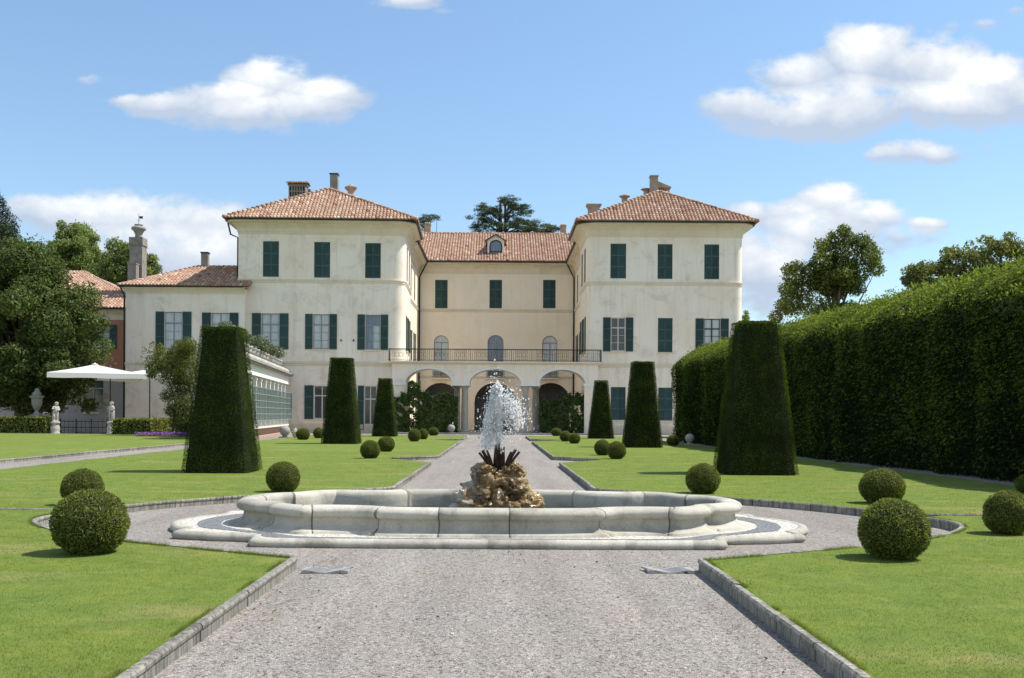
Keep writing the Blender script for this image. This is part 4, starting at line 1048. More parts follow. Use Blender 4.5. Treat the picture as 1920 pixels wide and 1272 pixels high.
rock = m.build('rock', MAT['rock'], fountain)
m = MB()
def agave(c, az, tilt, L, w):
    d = Vector((math.cos(az)*math.sin(tilt), math.sin(az)*math.sin(tilt), math.cos(tilt))); sdv = Vector((-math.sin(az), math.cos(az), 0)); c = Vector(c)
    nn = d.cross(sdv); vs = []; K = 7
    for k in range(K+1):
        t = k/K; ww = w*(.7+1.2*t-.2*t*t)*(1-t**1.25) if k < K else .002
        p = c+d*(L*t)+Vector((math.cos(az), math.sin(az), 0))*(.12*L*t*t)
        vs += [p-sdv*ww+nn*.02, p-nn*.015, p+sdv*ww+nn*.02]
    fs = []
    for k in range(K): fs += [(3*k, 3*k+1, 3*k+4, 3*k+3), (3*k+1, 3*k+2, 3*k+5, 3*k+4)]
    return vs, fs
for k, (az, tilt, L, w, dx) in enumerate([(-1.7, .12, .46, .062, -.04), (-1.2, .10, .42, .058, .08), (-2.4, .2, .36, .05, -.13), (-.7, .22, .34, .05, .15), (3.0, .34, .36, .03, -.13), (.1, .34, .38, .03, .14), (2.0, .3, .40, .05, 0), (1.2, .3, .40, .05, 0), (-2.0, .42, .24, .05, -.16), (-1.0, .45, .22, .05, .17), (3.3, .52, .36, .022, -.12), (-.15, .52, .38, .022, .14), (-1.5, .02, .48, .052, .01), (2.7, .42, .38, .022, -.1), (.4, .44, .40, .022, .1), (-1.9, .3, .30, .05, -.02), (-1.3, .32, .27, .05, .04)]):
    m = MB(); vs, fs = agave((RX+dx*.7, FY-.03, .80), az, tilt, L*.86, w*.88); m.add(vs, fs); m.build('agave_leaf', MAT['rust'], fountain)
# spray: ballistic drops
def drops(n, spread, v0, sv, drift, size, tmin=0, tmax=1.0, mist=.3):
    t = NP.uniform(tmin, tmax, n); v = NP.normal(v0, sv, n); a = NP.rand(n)*2*PI; s = np.abs(NP.normal(0, spread, n))
    vx, vy = np.cos(a)*s, np.sin(a)*s; T = t*2*v/9.81
    P = np.stack([RX+.0+vx*T+drift*T*T*1.2, FY+vy*T, 1.02+v*T-4.9*T*T], 1)
    k = P[:, 2] > .30; P = P[k]; n = len(P); r = size*(.5+NP.rand(n)**3*1.5)
    V2 = np.stack([vx, vy, v-9.81*T], 1)[k]; el = 1+.45*np.abs(V2[:, 2])*NP.rand(n)
    o = np.array([(1, 0, 0), (0, 1, 0), (-1, 0, 0), (0, -1, 0), (0, 0, 1), (0, 0, -1)], float)
    V = P[:, None, :]+o[None]*np.stack([r, r, r*el], 1)[:, None, :]
    f = np.array([(0, 1, 4), (1, 2, 4), (2, 3, 4), (3, 0, 4), (1, 0, 5), (2, 1, 5), (3, 2, 5), (0, 3, 5)])
    return V.reshape(-1, 3), (f[None]+6*np.arange(n)[:, None, None]).reshape(-1, 3), np.repeat(np.clip(NP.normal(mist, .15, n), 0, .8), 8)
sets = [drops(10000, .024, 4.28, .05, -.03, .0118, 0, .58, .1), drops(5600, .052, 4.24, .09, -.06, .0105, .36, .62, .12), drops(2200, .055, 4.02, .12, -.16, .0080, .45, .90, .25), drops(3200, .07, 3.9, .30, -.28, .0060, .42, .97, .35), drops(620, .10, 3.95, .22, .50, .0080, .40, .85, .05), drops(900, .16, 3.70, .28, .80, .0066, .36, .80, .1), drops(240, .40, 3.2, .4, .55, .0062, .2, .9, .1), drops(200, .42, 3.0, .4, -.5, .0054, .2, .9, .2), drops(4200, .07, 2.7, .8, .0, .0065, .05, .98, .35), drops(6000, .06, 3.95, .2, -.16, .0028, .40, .95, .4), drops(1500, .13, 3.6, .3, .6, .0028, .35, .9, .4)]
Vs, Fs, Ts, k = [], [], [], 0
# torn sheets of foam that hold the jet together
def sheet(zs, rs, dx, seed, n=10, tn=.35):
    V = []
    for i, (z, r) in enumerate(zip(zs, rs)):
        for j in range(n):
            a = 2*PI*j/n; q = r*(1+.55*noise.noise(Vector((math.cos(a)*1.3+seed, math.sin(a)*1.3, z*9))))+.01*rnd.random(); V.append((RX+dx[i]+math.cos(a)*q, FY+math.sin(a)*q, z))
    F = [(i*n+j, i*n+(j+1) % n, (i+1)*n+(j+1) % n) for i in range(len(zs)-1) for j in range(n)]+[(i*n+j, (i+1)*n+(j+1) % n, (i+1)*n+j) for i in range(len(zs)-1) for j in range(n)]
    return np.array(V), np.array(F), np.full(len(F), tn)
zs = np.linspace(1.02, 1.92, 40); sets.append(sheet(zs, np.interp(zs, [1.02, 1.3, 1.55, 1.75, 1.86, 1.92], [.018, .026, .036, .06, .06, .025]), np.interp(zs, [1, 2], [0, -.015]), 1.0, 14, .55))
zs = np.linspace(1.30, 1.86, 30); sets.append(sheet(zs, np.interp(zs, [1.3, 1.6, 1.8, 1.86], [.05, .07, .06, .03]), np.interp(zs, [1.3, 1.6, 1.86], [-.17, -.12, -.05]), 4.0, 14, .95))
for V, Fq, T in sets: Vs.append(V); Fs.append(Fq+k); Ts.append(T); k += len(V)
tag(np_mesh('fountain_spray', np.concatenate(Vs), np.concatenate(Fs), np.concatenate(Ts), MAT['spray'], smooth=True), 'white water jet and flying drops above the fountain rock', 'water spray', kind='stuff')
# stepped drain covers
def grate(px0, px1, py, label, flip):
    a, b = G(px0, py), G(px1, py); c = (a+b)/2; L = (b-a).length; o = empty('drain_cover', (c.x, c.y, 0), label, 'drain cover', 'wavy drain covers on the path')
    m = MB(); n = 14
    for j in range(6):
        y = -.11+j*.042
        up, dn = [], []
        for i in range(n+1):
            t = i/n; x = (t-.5)*L; z = .020+.014*math.cos(2*PI*t)
            up.append((c.x+x+j*.012*flip, c.y+y, z+.006)); dn.append((c.x+x+j*.012*flip, c.y+y+.028, z+.006))
        vs = up+dn+[(x, y2, z-.014) for x, y2, z in up]+[(x, y2, z-.014) for x, y2, z in dn]; q = n+1
        m.add(vs, [f for i in range(n) for f in ((i, i+1, q+i+1, q+i), (2*q+i, i+2*q+1, i+1, i), (q+i, q+i+1, 3*q+i+1, 3*q+i))])
    m.build('slats', MAT['grate'], o)
    for xa in (c.x-L/2-.02, c.x+L/2-.03): m = MB(); m.box(xa, xa+.07, c.y-.12, c.y+.13, .004, .034); m.build('end_plate', MAT['grate'], o)
grate(573, 648, 1073, 'wavy pale metal drain cover at the corner of the left front lawn', 1)
grate(1216, 1291, 1073, 'wavy pale metal drain cover at the corner of the right front lawn', -1)
# ------------------------------------------------------------------ clipped box balls
def ball_parts(seed, n=11000):
    f = Foliage(); d = fib(n); d = d[d[:, 2] > -.93]
    q = d*2.2; r = 1+.045*wob(q, 1.6, seed)+.022*wob(q, 5, seed+1)
    P = d*(r-.05*NP.rand(len(d)))[:, None]; P[:, 2] = np.maximum(P[:, 2], -.9)
    f.leaves(P, d+np.array([0, 0, .15]), .036, .5, .75, False, .14*wob(q, 2.2, seed+2))
    N2 = n//3; d2 = fib(N2); d2 = d2[d2[:, 2] > -.9]; f.leaves(d2*(1+.035*wob(d2*2.2, 1.6, seed))[:, None], d2, .036, .4, .35, True, .1)
    return f
protos = []
for s in range(3):
    V = ball_parts(s*7+1)
    c = MB(); c.blob((0, 0, 0), .93, 4, .05, 2, s, .5, (1, 1, .97))
    protos.append((V, c))
cache = {}
def box_ball(px, pybot, wpx, label, group='clipped box balls on the lawns', top=None, z=LZ):
    g = G(px, pybot, z); d = g.y; r = wpx/2*d/FOC; d2 = d+r*.35
    x = U(px, pybot-wpx/2)[0]*d2/FOC; r = wpx/2*d2/FOC*.97
    k = len(cache) % 3; key = len(cache)
    o = empty('box_ball', (x, d2, z), label, 'box ball', group); o.rotation_euler.z = rnd.random()*6.28
    hz = 1.0 if top is None else (pybot-top)*d2/FOC/(2*r)
    o.scale = (r, r, r*hz)
    if k not in [c[0] for c in cache.values()]:
        V, c = protos[k]
        a = V.build('foliage', MAT['box'], loc=(0, 0, 0)); b = c.build('core', MAT['boxcore'], loc=(0, 0, 0))
        a.parent = o; b.parent = o; a.location = b.location = (0, 0, .88); cache[key] = (k, a, b)
    else:
        src = [c for c in cache.values() if c[0] == k][0]
        a, b = src[1].copy(), src[2].copy(); COL.objects.link(a); COL.objects.link(b); a.parent = o; b.parent = o; cache[key] = (k, a, b)
    return o
BL = [
 (169, 1040, 140, 'largest box ball, on the left front lawn by the tip of the plaza', 915),
 (155, 948, 78, 'box ball half hidden behind the largest ball on the left', 877),
 (531, 923, 64, 'box ball alone on the lawn left of the fountain basin', 864),
 (694, 860, 38, 'front one of the two box balls beside the second left yew pyramid', 824),
 (724, 847, 33, 'rear one of the two box balls beside the second left yew pyramid', 817),
 (777, 828, 24, 'front one of three small box balls right of the far left yew pyramid', 803),
 (793.5, 824, 20, 'middle one of three small box balls right of the far left yew pyramid', 803),
 (813, 817, 20.5, 'rear one of three small box balls right of the far left yew pyramid', 801),
 (568, 825, 26, 'box ball left of the second left yew pyramid, near the white colonnade', 802),
 (597, 822, 20, 'box ball peeking out from behind the second left yew pyramid', 801),
 (1318, 926, 65, 'box ball in front of the large right yew pyramid, right of the basin', 867),
 (1654, 945, 82, 'box ball directly behind the big ball on the right lawn', 877),
 (1676, 1050, 130, 'big box ball at the right tip of the plaza', 932),
 (1889, 1003, 86, 'box ball cut by the right edge of the picture', 917),
 (1925, 925, 40, 'box ball sliver at the right edge under the tall hedge', 888),
 (1129.5, 854, 31, 'rear one of the pair of box balls left of the second right yew pyramid', 823),
 (1156, 861, 36, 'front one of the pair of box balls left of the second right yew pyramid', 826),
 (1043, 818, 20, 'farthest of three small box balls left of the far right yew pyramid', 802),
 (1060, 828, 21.5, 'middle one of three small box balls left of the far right yew pyramid', 807),
 (1077, 832, 23, 'nearest of three small box balls left of the far right yew pyramid', 811),
 (1262, 836, 24, 'box ball right of the second right yew pyramid, in the hedge shade', 815)]
for (px, pb, w, lab, top) in BL: box_ball(px, pb, w, lab, top=top)

# ------------------------------------------------------------------ yew pyramids
def yew(pl, pr, pb, tl, tr, pt, label, size, dens):
    a, b = G(pl, pb, LZ), G(pr, pb, LZ); d = (a.y+b.y)/2; w = (b.x-a.x); 
    h = W((tl+tr)/2, pt, d+w*.25).z-LZ; wt = (tr-tl)*(d+w*.2)/FOC; cx = (a.x+b.x)/2; cy = d+w/2
    o = empty('yew_pyramid', (cx, cy, LZ), label, 'yew pyramid', 'clipped yew pyramids')
    def prof(t): return wt/2+(w/2-wt/2)*(1-t)**1.04
    def surf(t, s):   # t height 0..1, s around 0..4 ; rounded square
        ang = s*PI/2; c, q = np.cos(ang), np.sin(ang); p = 14.0
        k = (np.abs(c)**p+np.abs(q)**p)**(-1/p); return c*k, q*k
    m = MB(); ns, ntt = 40, 24; vs = []
    for i in range(ntt+1):
        t = i/ntt
        for j in range(ns):
            ux, uy = surf(t, np.array([4*j/ns])); r = prof(t)-.07; vs.append((cx+ux[0]*r, cy+uy[0]*r, LZ+(h-.08)*t))
    fs = [(i*ns+j, i*ns+(j+1) % ns, (i+1)*ns+(j+1) % ns, (i+1)*ns+j) for i in range(ntt) for j in range(ns)]+[tuple(ntt*ns+j for j in range(ns))]
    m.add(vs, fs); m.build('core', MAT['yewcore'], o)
    N = int(dens*4*(w+wt)/2*h); t = NP.rand(N); aa = (wt-w)/2; t = (-w+np.sqrt(w*w+4*aa*t*(w+aa)))/(2*aa); s = NP.rand(N)*4
    ux, uy = surf(t, s); r = prof(t); P0 = np.stack([ux, uy, t*3], 1)
    r = r*(1+.010*wob(P0, 2.2, int(pl))+.006*wob(P0, 7, int(pl)+1)) - np.abs(NP.normal(0, .024, N)) + .004
    P = np.stack([cx+ux*r, cy+uy*r, LZ+.02+t*h*.99], 1); big = np.maximum(np.abs(ux), np.abs(uy))
    nn = np.stack([np.sign(ux)*(np.abs(ux) > .94*big), np.sign(uy)*(np.abs(uy) > .94*big), np.full(N, .12)], 1)
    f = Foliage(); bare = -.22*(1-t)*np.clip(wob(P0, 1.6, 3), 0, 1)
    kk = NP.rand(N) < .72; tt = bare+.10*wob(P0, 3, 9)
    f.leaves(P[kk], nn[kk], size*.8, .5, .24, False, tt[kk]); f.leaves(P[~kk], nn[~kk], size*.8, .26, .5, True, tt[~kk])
    N = int(dens*1.3*wt*wt); x = NP.uniform(-1, 1, N); y = NP.uniform(-1, 1, N)
    P = np.stack([cx+x*wt/2*.98, cy+y*wt/2*.98, LZ+h*(.992+.006*wob(np.stack([x, y, x], 1)*3, 2, 4))], 1)
    f.leaves(P, np.tile([0, 0, 1.], (N, 1)), size, .32, .5, True, .08)
    f.build('foliage', MAT['yew'], o)
yew(334, 467, 888, 378, 451, 612, 'largest left yew pyramid, nearest, in front of the white colonnade', .0165, 4600)
yew(599, 671, 833, 621, 662, 671, 'middle left yew pyramid standing before the left pavilion', .026, 2100)
yew(695, 743, 819, 710.5, 735.5, 710, 'smallest far left yew pyramid beside the arcade', .036, 1000)
yew(1364, 1500, 892, 1387, 1465, 601, 'largest right yew pyramid, nearest, in front of the tall hedge', .0165, 4600)
yew(1174, 1243.5, 840, 1188.5, 1229, 678, 'middle right yew pyramid standing before the right pavilion', .026, 2100)
yew(1105.5, 1152, 823, 1118, 1142.5, 714, 'smallest far right yew pyramid beside the arcade', .036, 1000)

# ------------------------------------------------------------------ tall hornbeam hedge on the right
def tall_hedge():
    o = empty('tall_hedge', (11.8, 40, 0), 'very tall clipped hedge wall along the right side of the garden', 'hedge')
    def fx(y): return 12.75-(y-18)*.046
    Y0, Y1, Hh, TK = 14, 63.5, 5.8, 3.2
    m = MB(); n = 40
    for i in range(n):
        a, b = Y0+(Y1-.8-Y0)*i/n, Y0+(Y1-.8-Y0)*(i+1)/n
        xa, xb = fx(a)+.72, fx(b)+.72
        m.quad((xa, a, 0), (xb, b, 0), (xb+.1, b, 4.3), (xa+.1, a, 4.3)); m.quad((xa+.1, a, 4.3), (xb+.1, b, 4.3), (xb+1.7, b, Hh-.5), (xa+1.7, a, Hh-.5)); m.quad((xa+1.7, a, Hh-.5), (xb+1.7, b, Hh-.5), (xb+TK, b, Hh-.5), (xa+TK, a, Hh-.5)); m.quad((xa+TK, a, Hh-.5), (xb+TK, b, Hh-.5), (xb+TK, b, 0), (xa+TK, a, 0))
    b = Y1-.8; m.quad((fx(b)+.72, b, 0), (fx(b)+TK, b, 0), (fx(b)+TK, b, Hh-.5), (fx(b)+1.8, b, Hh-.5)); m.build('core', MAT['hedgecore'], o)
    f = Foliage()
    def depth(y, z): return .30*np.sin(y*1.9+np.sin(y*.7)*1.5)*.5+.24*wob(np.stack([y*.5, z*.45, y*.2], 1), 1.1, 21)+.12*wob(np.stack([y, z*.8, z], 1), 2.2, 22)
    N = 175000; y = Y0+(Y1-Y0)*NP.rand(N)**1.1; z = Hh*NP.rand(N)**.93
    rnd_top = np.clip((z-4.6)/1.2, 0, 1)**1.4*1.6; e = np.clip((y-(Y1-1.2))/1.2, 0, 1)**2*.7
    x = fx(y)+.12+depth(y, z)+rnd_top+e+.38*NP.rand(N)**1.3
    nn = np.stack([np.full(N, -1.0), NP.normal(0, .3, N), np.where(z > 4.9, .9, -.3)], 1)
    f.leaves(np.stack([x, y, z], 1), nn, .056, .5, .5, False, .1*wob(np.stack([y, z*2, z], 1), 1.0, 5)+.42*np.clip((z-4.55)/.8, 0, 1)-.05)  # tone lightened toward the top: sunlit shoulder band painted into the leaves
    # drooping sprays in layers
    N = 42000; y = Y0+(Y1-Y0)*NP.rand(N); z = .4+(Hh-.5)*NP.rand(N)**.7
    x = fx(y)+.10+depth(y, z)+np.clip((z-4.6)/1.2, 0, 1)**1.4*1.55
    nn = np.stack([np.full(N, -1.0), NP.normal(0, .45, N), np.full(N, -.5)], 1); f.leaves(np.stack([x, y, z], 1), nn, .062, .26, .3, True, .05+.4*np.clip((z-4.55)/.8, 0, 1))  # sprays get the same painted sunlight in their tone near the top
    # far end and top
    N = 9000; x = fx(Y1)+.45+TK*NP.rand(N); z = (Hh-.1-1.25*np.clip(1-(x-fx(Y1)-.45)/1.7, 0, 1)**1.4)*NP.rand(N); f.leaves(np.stack([x, Y1-.2+.3*NP.rand(N), z], 1), np.tile([0, 1., .1], (N, 1)), .1, .5, .6)
    N = 60000; y = Y0+(Y1-Y0)*NP.rand(N); u = NP.rand(N); zz = Hh-.15-1.25*np.clip(1-u*TK/1.7, 0, 1)**1.4+.2*wob(np.stack([y, u*3, y*.5], 1), .9, 8)
    f.leaves(np.stack([fx(y)+.3+u*TK, y, zz+.15*NP.rand(N)], 1), np.tile([-.2, 0, 1.], (N, 1)), .055, .45, .6, False, .38)  # top leaves painted lighter, sunlight put into their tone
    N = 30000; y = Y0+(Y1-Y0)*NP.rand(N); u = NP.rand(N); k = (.35+.65*np.clip(wob(np.stack([y*2, u*4, y], 1), 2.0, 13)+.4, 0, 1.2)); hgt = k*(.5*NP.rand(N)**1.5)
    f.leaves(np.stack([fx(y)+.35+u*TK*.8, y, Hh-.1-1.2*np.clip(1-u*TK*.8/1.7, 0, 1)**1.4+hgt], 1), np.stack([NP.normal(-.2, .4, N), NP.normal(0, .4, N), np.full(N, .9)], 1), .06, .36, .5, True, .4)  # upright shoots also carry painted sunlight in their tone
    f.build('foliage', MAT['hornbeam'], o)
tall_hedge()

# ------------------------------------------------------------------ trees
def tree(name, label, px, d, zbase, crown, nl, lr, dens, size, mat, bark='bark', group=None, seed=1, tr=.35, lowcut=-.75, asp=.45, jit=.7, extra=(), spread=(.55, .95), cat='tree'):
    """crown: (px, py, rx_px, ry_px) of the foliage outline at distance d"""
    c = W(crown[0], crown[1], d); rx, rz = crown[2]*d/FOC, crown[3]*d/FOC
    x0 = c.x if px is None else U(px, 700)[0]*d/FOC
    o = empty(name, (x0, d, zbase), label, cat, group); q = random.Random(seed)
    f = Foliage(); tips = []
    for i in range(nl):
        while True:
            v = Vector((q.uniform(-1, 1), q.uniform(-1, 1), q.uniform(lowcut, 1)))
            if .12 < v.length < 1: break
        v = v.normalized()*q.uniform(*spread)
        r = lr*rx*q.uniform(.7, 1.25); p = (c.x+v.x*(rx-r*.75), d+v.y*(rx-r*.6), c.z+v.z*(rz-r*.7)); tips.append(p)
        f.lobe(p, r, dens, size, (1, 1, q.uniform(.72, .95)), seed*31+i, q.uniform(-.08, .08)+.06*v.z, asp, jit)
    for (ex, ey, er) in extra:
        p = W(ex, ey, d); p = (p.x, d+q.uniform(-1, 1), p.z); tips.append(p); f.lobe(p, er*d/FOC, dens, size, (1, 1, .9), seed*31+77+len(tips), 0, asp, jit)
    t = MB(); ct = Vector((c.x, d, c.z)); base = Vector((x0, d, zbase)); mid = base.lerp(ct, .6)
    t.tube([base-Vector((0, 0, .2)), base+Vector((0, 0, .4)), mid, ct, ct+Vector((0, 0, rz*.6))], [tr*1.4, tr, tr*.8, tr*.5, tr*.12], 9)
    for p in tips[::max(1, len(tips)//16)]:
        s = base.lerp(ct, q.uniform(.5, 1)); e = Vector(p); t.tube([s, s.lerp(e, .5)+Vector((0, 0, .3)), e], [tr*.38, tr*.22, tr*.05], 5)
    t.build('trunk', MAT[bark], o); f.build('crown', MAT[mat], o); return o
tree('evergreen_tree', 'huge dark dense tree on the far left beside the parasol', 40, 77, 0, (40, 625, 150, 172), 95, .22, 66, .125, 'oak', seed=3, tr=.5, lowcut=-1,
     extra=[(180, 655, 34), (185, 610, 26), (150, 700, 36), (120, 730, 34), (60, 735, 40), (20, 730, 40), (-20, 690, 60), (105, 520, 36), (70, 480, 34), (20, 475, 38), (150, 560, 34), (100, 760, 20), (160, 760, 16)])
tree('conifer', 'dark narrow conifer behind the huge dense tree at the left edge', None, 92, 0, (0, 520, 50, 150), 46, .34, 80, .13, 'conifer', 'cedarbark', seed=5, tr=.35, lowcut=-1, asp=.25, jit=.5, extra=[(-2, 366, 9), (2, 380, 12), (6, 396, 14), (4, 416, 22), (12, 436, 22), (6, 458, 32), (18, 470, 22), (6, 500, 44), (6, 550, 48)], spread=(.3, .9))
gB = 'broadleaf trees behind the low wing'
tree('broadleaf_tree', 'tall green broadleaf tree behind the huge dense tree, left of the tall chimney', None, 122, 0, (140, 482, 58, 68), 80, .24, 46, .16, 'decid', seed=8, tr=.4, extra=[(60, 480, 26), (85, 500, 30), (118, 424, 10), (150, 440, 26)], group=gB)
tree('broadleaf_tree', 'yellow-green broadleaf tree right behind the tall chimney', None, 118, 0, (240, 502, 60, 54), 80, .24, 46, .16, 'decid', seed=9, tr=.4, extra=[(215, 462, 18), (190, 520, 30), (285, 505, 14)], group=gB)
tree('leafy_tree', 'dark irregular leafy tree behind the hedge, right of the right pavilion', 1565, 92, 0, (1568, 520, 46, 52), 26, .40, 66, .13, 'chestnut', seed=14, tr=.38, lowcut=-.9,
     extra=[(1582, 432, 13), (1570, 446, 17), (1592, 452, 16), (1545, 462, 17), (1560, 470, 20), (1585, 478, 24), (1612, 456, 17), (1630, 462, 15), (1624, 480, 22), (1646, 488, 14), (1640, 506, 16), (1618, 510, 20), (1605, 540, 18), (1535, 490, 20), (1518, 508, 18), (1496, 500, 14), (1478, 506, 13), (1490, 524, 20), (1476, 545, 18), (1508, 540, 24), (1466, 575, 18), (1490, 572, 24), (1520, 580, 24), (1455, 595, 14), (1550, 588, 26), (1585, 582, 20), (1540, 530, 26), (1610, 580, 14)])
gR = 'tree tops rising above the tall hedge'
for k, (cx, cy, rx, ry, lab) in enumerate([(1728, 530, 46, 45, 'low tree top just above the hedge line, nearest the irregular leafy tree'), (1792, 512, 52, 58, 'rounded tree top above the hedge, middle of the three near the right edge'), (1876, 495, 74, 64, 'largest tree top above the hedge, cut by the right edge')]):
    tree('background_tree', lab, None, 52, 0, (cx, cy, rx, ry), 60, .22, 85, .08, 'russet', seed=20+k, tr=.16, group=gR, extra=[(cx-rx*.5, cy-ry*.6, 9), (cx+rx*.3, cy-ry*.85, 9)])
tree('small_tree', 'tiny distant tree top between the right pavilion and the hedge', None, 115, 0, (1398, 602, 9, 26), 8, .6, 40, .15, 'decid', seed=31, tr=.12)

# cedar: flat tiers on spreading limbs
def cedar(label, d, stems, pads, seed, group):
    q = random.Random(seed); b = W(stems[0][0], 470, d); o = empty('cedar_tree', (b.x, d, 0), label, 'cedar', group); t = MB(); f = Foliage()
    for (sx, top, r) in stems:
        p = W(sx, top, d); t.tube([(p.x, d, -.2), (p.x+.2, d, p.z*.6), (p.x, d, p.z)], [r*1.6, r, r*.25], 8)
    for (px, py, w, th) in pads:
        c = W(px, py, d); s = d/FOC; st = min(stems, key=lambda s_: abs(s_[0]-px)); sp = W(st[0], py+4, d); yy = d+q.uniform(-1, 1)*w*s*.4
        e = Vector((c.x, yy, c.z)); s0 = Vector((sp.x, d, sp.z-.3)); t.tube([s0-Vector((0, 0, .5)), s0.lerp(e, .55)+Vector((0, 0, .1)), e], [.11, .07, .02], 5)
        for k in range(max(4, int(w/3.2))):
            a = q.uniform(-.55, .55); cc = (c.x+a*w*s, yy+q.uniform(-.35, .35)*w*s, c.z-abs(a)*q.uniform(0, 1.0)+q.uniform(-.35, .35)); rr = q.uniform(.42, .7)*th*s*.8+.18
            f.lobe(cc, rr, 34, .15, (1.7, 1.4, .55), seed*50+k, q.uniform(-.1, .15), .24, .6, False, .8)
    t.build('trunk', MAT['cedarbark'], o); f.build('crown', MAT['cedar'], o)
gC2 = 'cedars behind the court roof'
cedar('large spreading cedar rising behind the middle of the court roof', 126, [(938, 376, .45), (947, 380, .42)], [(958, 374, 34, 9), (975, 381, 30, 9), (984, 387, 22, 7), (945, 382, 34, 8), (922, 387, 34, 7), (903, 388, 26, 6), (967, 392, 26, 8), (912, 400, 34, 8), (895, 406, 30, 6), (928, 396, 20, 8), (983, 398, 22, 7), (915, 412, 36, 9), (935, 410, 24, 9), (900, 421, 34, 9), (925, 424, 34, 10), (902, 434, 30, 9), (935, 434, 26, 10), (965, 404, 22, 6), (975, 413, 40, 9), (990, 417, 36, 9), (965, 424, 26, 10), (1005, 422, 34, 9), (1025, 424, 30, 8), (1040, 430, 24, 7), (1000, 433, 50, 10), (975, 435, 30, 9), (1025, 436, 34, 8)], 4, gC2)
cedar('small cedar top showing beside the left pavilion eave', 128, [(799, 402, .3)], [(800, 403, 20, 7), (811, 408, 20, 6), (788, 412, 20, 6), (797, 418, 22, 7), (792, 426, 16, 6)], 6, gC2)

# a wood far off beyond the garden walls
f = Foliage(); q = random.Random(77)
for k in range(90):
    sgn = -1 if k % 2 else 1; x = sgn*q.uniform(75, 330); y = q.uniform(60, 260)+abs(x)*.2; r = q.uniform(4, 7)
    f.lobe((x, y, r*.75), r, .9, .75, (1.3, 1.3, .8), k, q.uniform(-.1, .1))
tag(f.build('far_wood', MAT['decid']), 'far-off wood beyond the garden, one green mass', 'wood', kind='stuff')

# ------------------------------------------------------------------ climbers, shrubs, low hedges, flowers
def climber(name, label, boxes, y, n, size, mat, group=None, seed=3, stems=6, cat='climber', tone=0):
    """boxes: pixel rectangles of the leaf mass on a plane at distance y"""
    c = W((boxes[0][0]+boxes[0][1])/2, 790, y); o = empty(name, (c.x, y, 0), label, cat, group); f = Foliage(); A = [(b[1]-b[0])*(b[3]-b[2]) for b in boxes]; q = random.Random(seed)
    for b, a in zip(boxes, A):
        N = int(n*a/sum(A)); pa, pb = W(b[0], b[2], y), W(b[1], b[3], y)
        u, v = NP.rand(N), NP.rand(N); x = pa.x+(pb.x-pa.x)*u; z = pa.z+(pb.z-pa.z)*v
        z = z-(.5*np.clip(wob(np.stack([x*1.2, z*0, z*0], 1), 1.5, seed), 0, 1))*(1-v); th = .35*(.6+.4*wob(np.stack([x, z, x], 1), 1.2, seed+1))
        keep = wob(np.stack([x*1.4, z*1.1, z], 1), 1.5, seed+3) > -.55
        P = np.stack([x, y-th+.5*NP.rand(N)**2, z], 1)[keep]
        f.leaves(P, np.tile([0, -1., .25], (len(P), 1)), size, .5, .7, False, tone)
    t = MB()
    b = boxes[0]
    for k in range(stems):
        px = b[0]+(b[1]-b[0])*(k+.5)/stems; p, g = W(px, b[2], y), W(px, b[3], y); t.tube([(g.x, y+.1, 0), (g.x+q.uniform(-.3, .3), y+.05, p.z*.5), (p.x, y, p.z*.92)], [.04, .03, .012], 5)
    t.build('stem', MAT['bark'], o); f.build('leaves', MAT[mat], o); return o
climber('climbing_plant', 'leafy climber filling the left arch of the arcade', [(752, 858, 735, 811), (765, 788, 715, 745), (738, 765, 745, 808)], 82.8, 6500, .12, 'ivy', 'climbers in the side arches', 3)
climber('climbing_plant', 'leafy climber filling the right arch of the arcade', [(1012, 1102, 742, 811), (1050, 1098, 735, 760)], 83.6, 5200, .12, 'ivy', 'climbers in the side arches', 9, tone=-.1)
def iron_screen(px0, px1, y, h, label, step=.16, group=None, posts=3):
    a, b = W(px0, 800, y), W(px1, 800, y); o = empty('iron_fence', ((a.x+b.x)/2, y, 0), label, 'iron fence', group); m = MB(); n = max(2, int((b.x-a.x)/step))
    for k in range(n+1):
        x = a.x+(b.x-a.x)*k/n; m.tube([(x, y, 0), (x, y, h), (x, y, h+.12)], [.014, .014, .003], 4)
    m.build('bars', MAT['iron'], o); m = MB()
    for z in (.12, h*.5, h*.94): m.box(a.x, b.x, y-.022, y-.016, z, z+.05)
    m.build('rails', MAT['iron'], o)
    for k in range(posts):
        m = MB(); x = a.x+(b.x-a.x)*k/(posts-1); m.box(x-.035, x+.035, y+.016, y+.086, 0, h+.05); m.lathe([(.05, 0), (.06, .05), (.02, .1), (.005, .14)], (x, y+.05, h+.05), 8); m.build('post', MAT['iron'], o)
iron_screen(764, 850, 84.4, 3.6, 'tall wrought iron screen in the left arch behind the climber', group='wrought iron screens in the arcade')
iron_screen(1012, 1096, 84.4, 3.6, 'tall wrought iron screen in the right arch behind the climber', group='wrought iron screens in the arcade')
iron_screen(113, 200, 72.5, .98, 'low grey iron fence between the two putto statues', .3, posts=4)

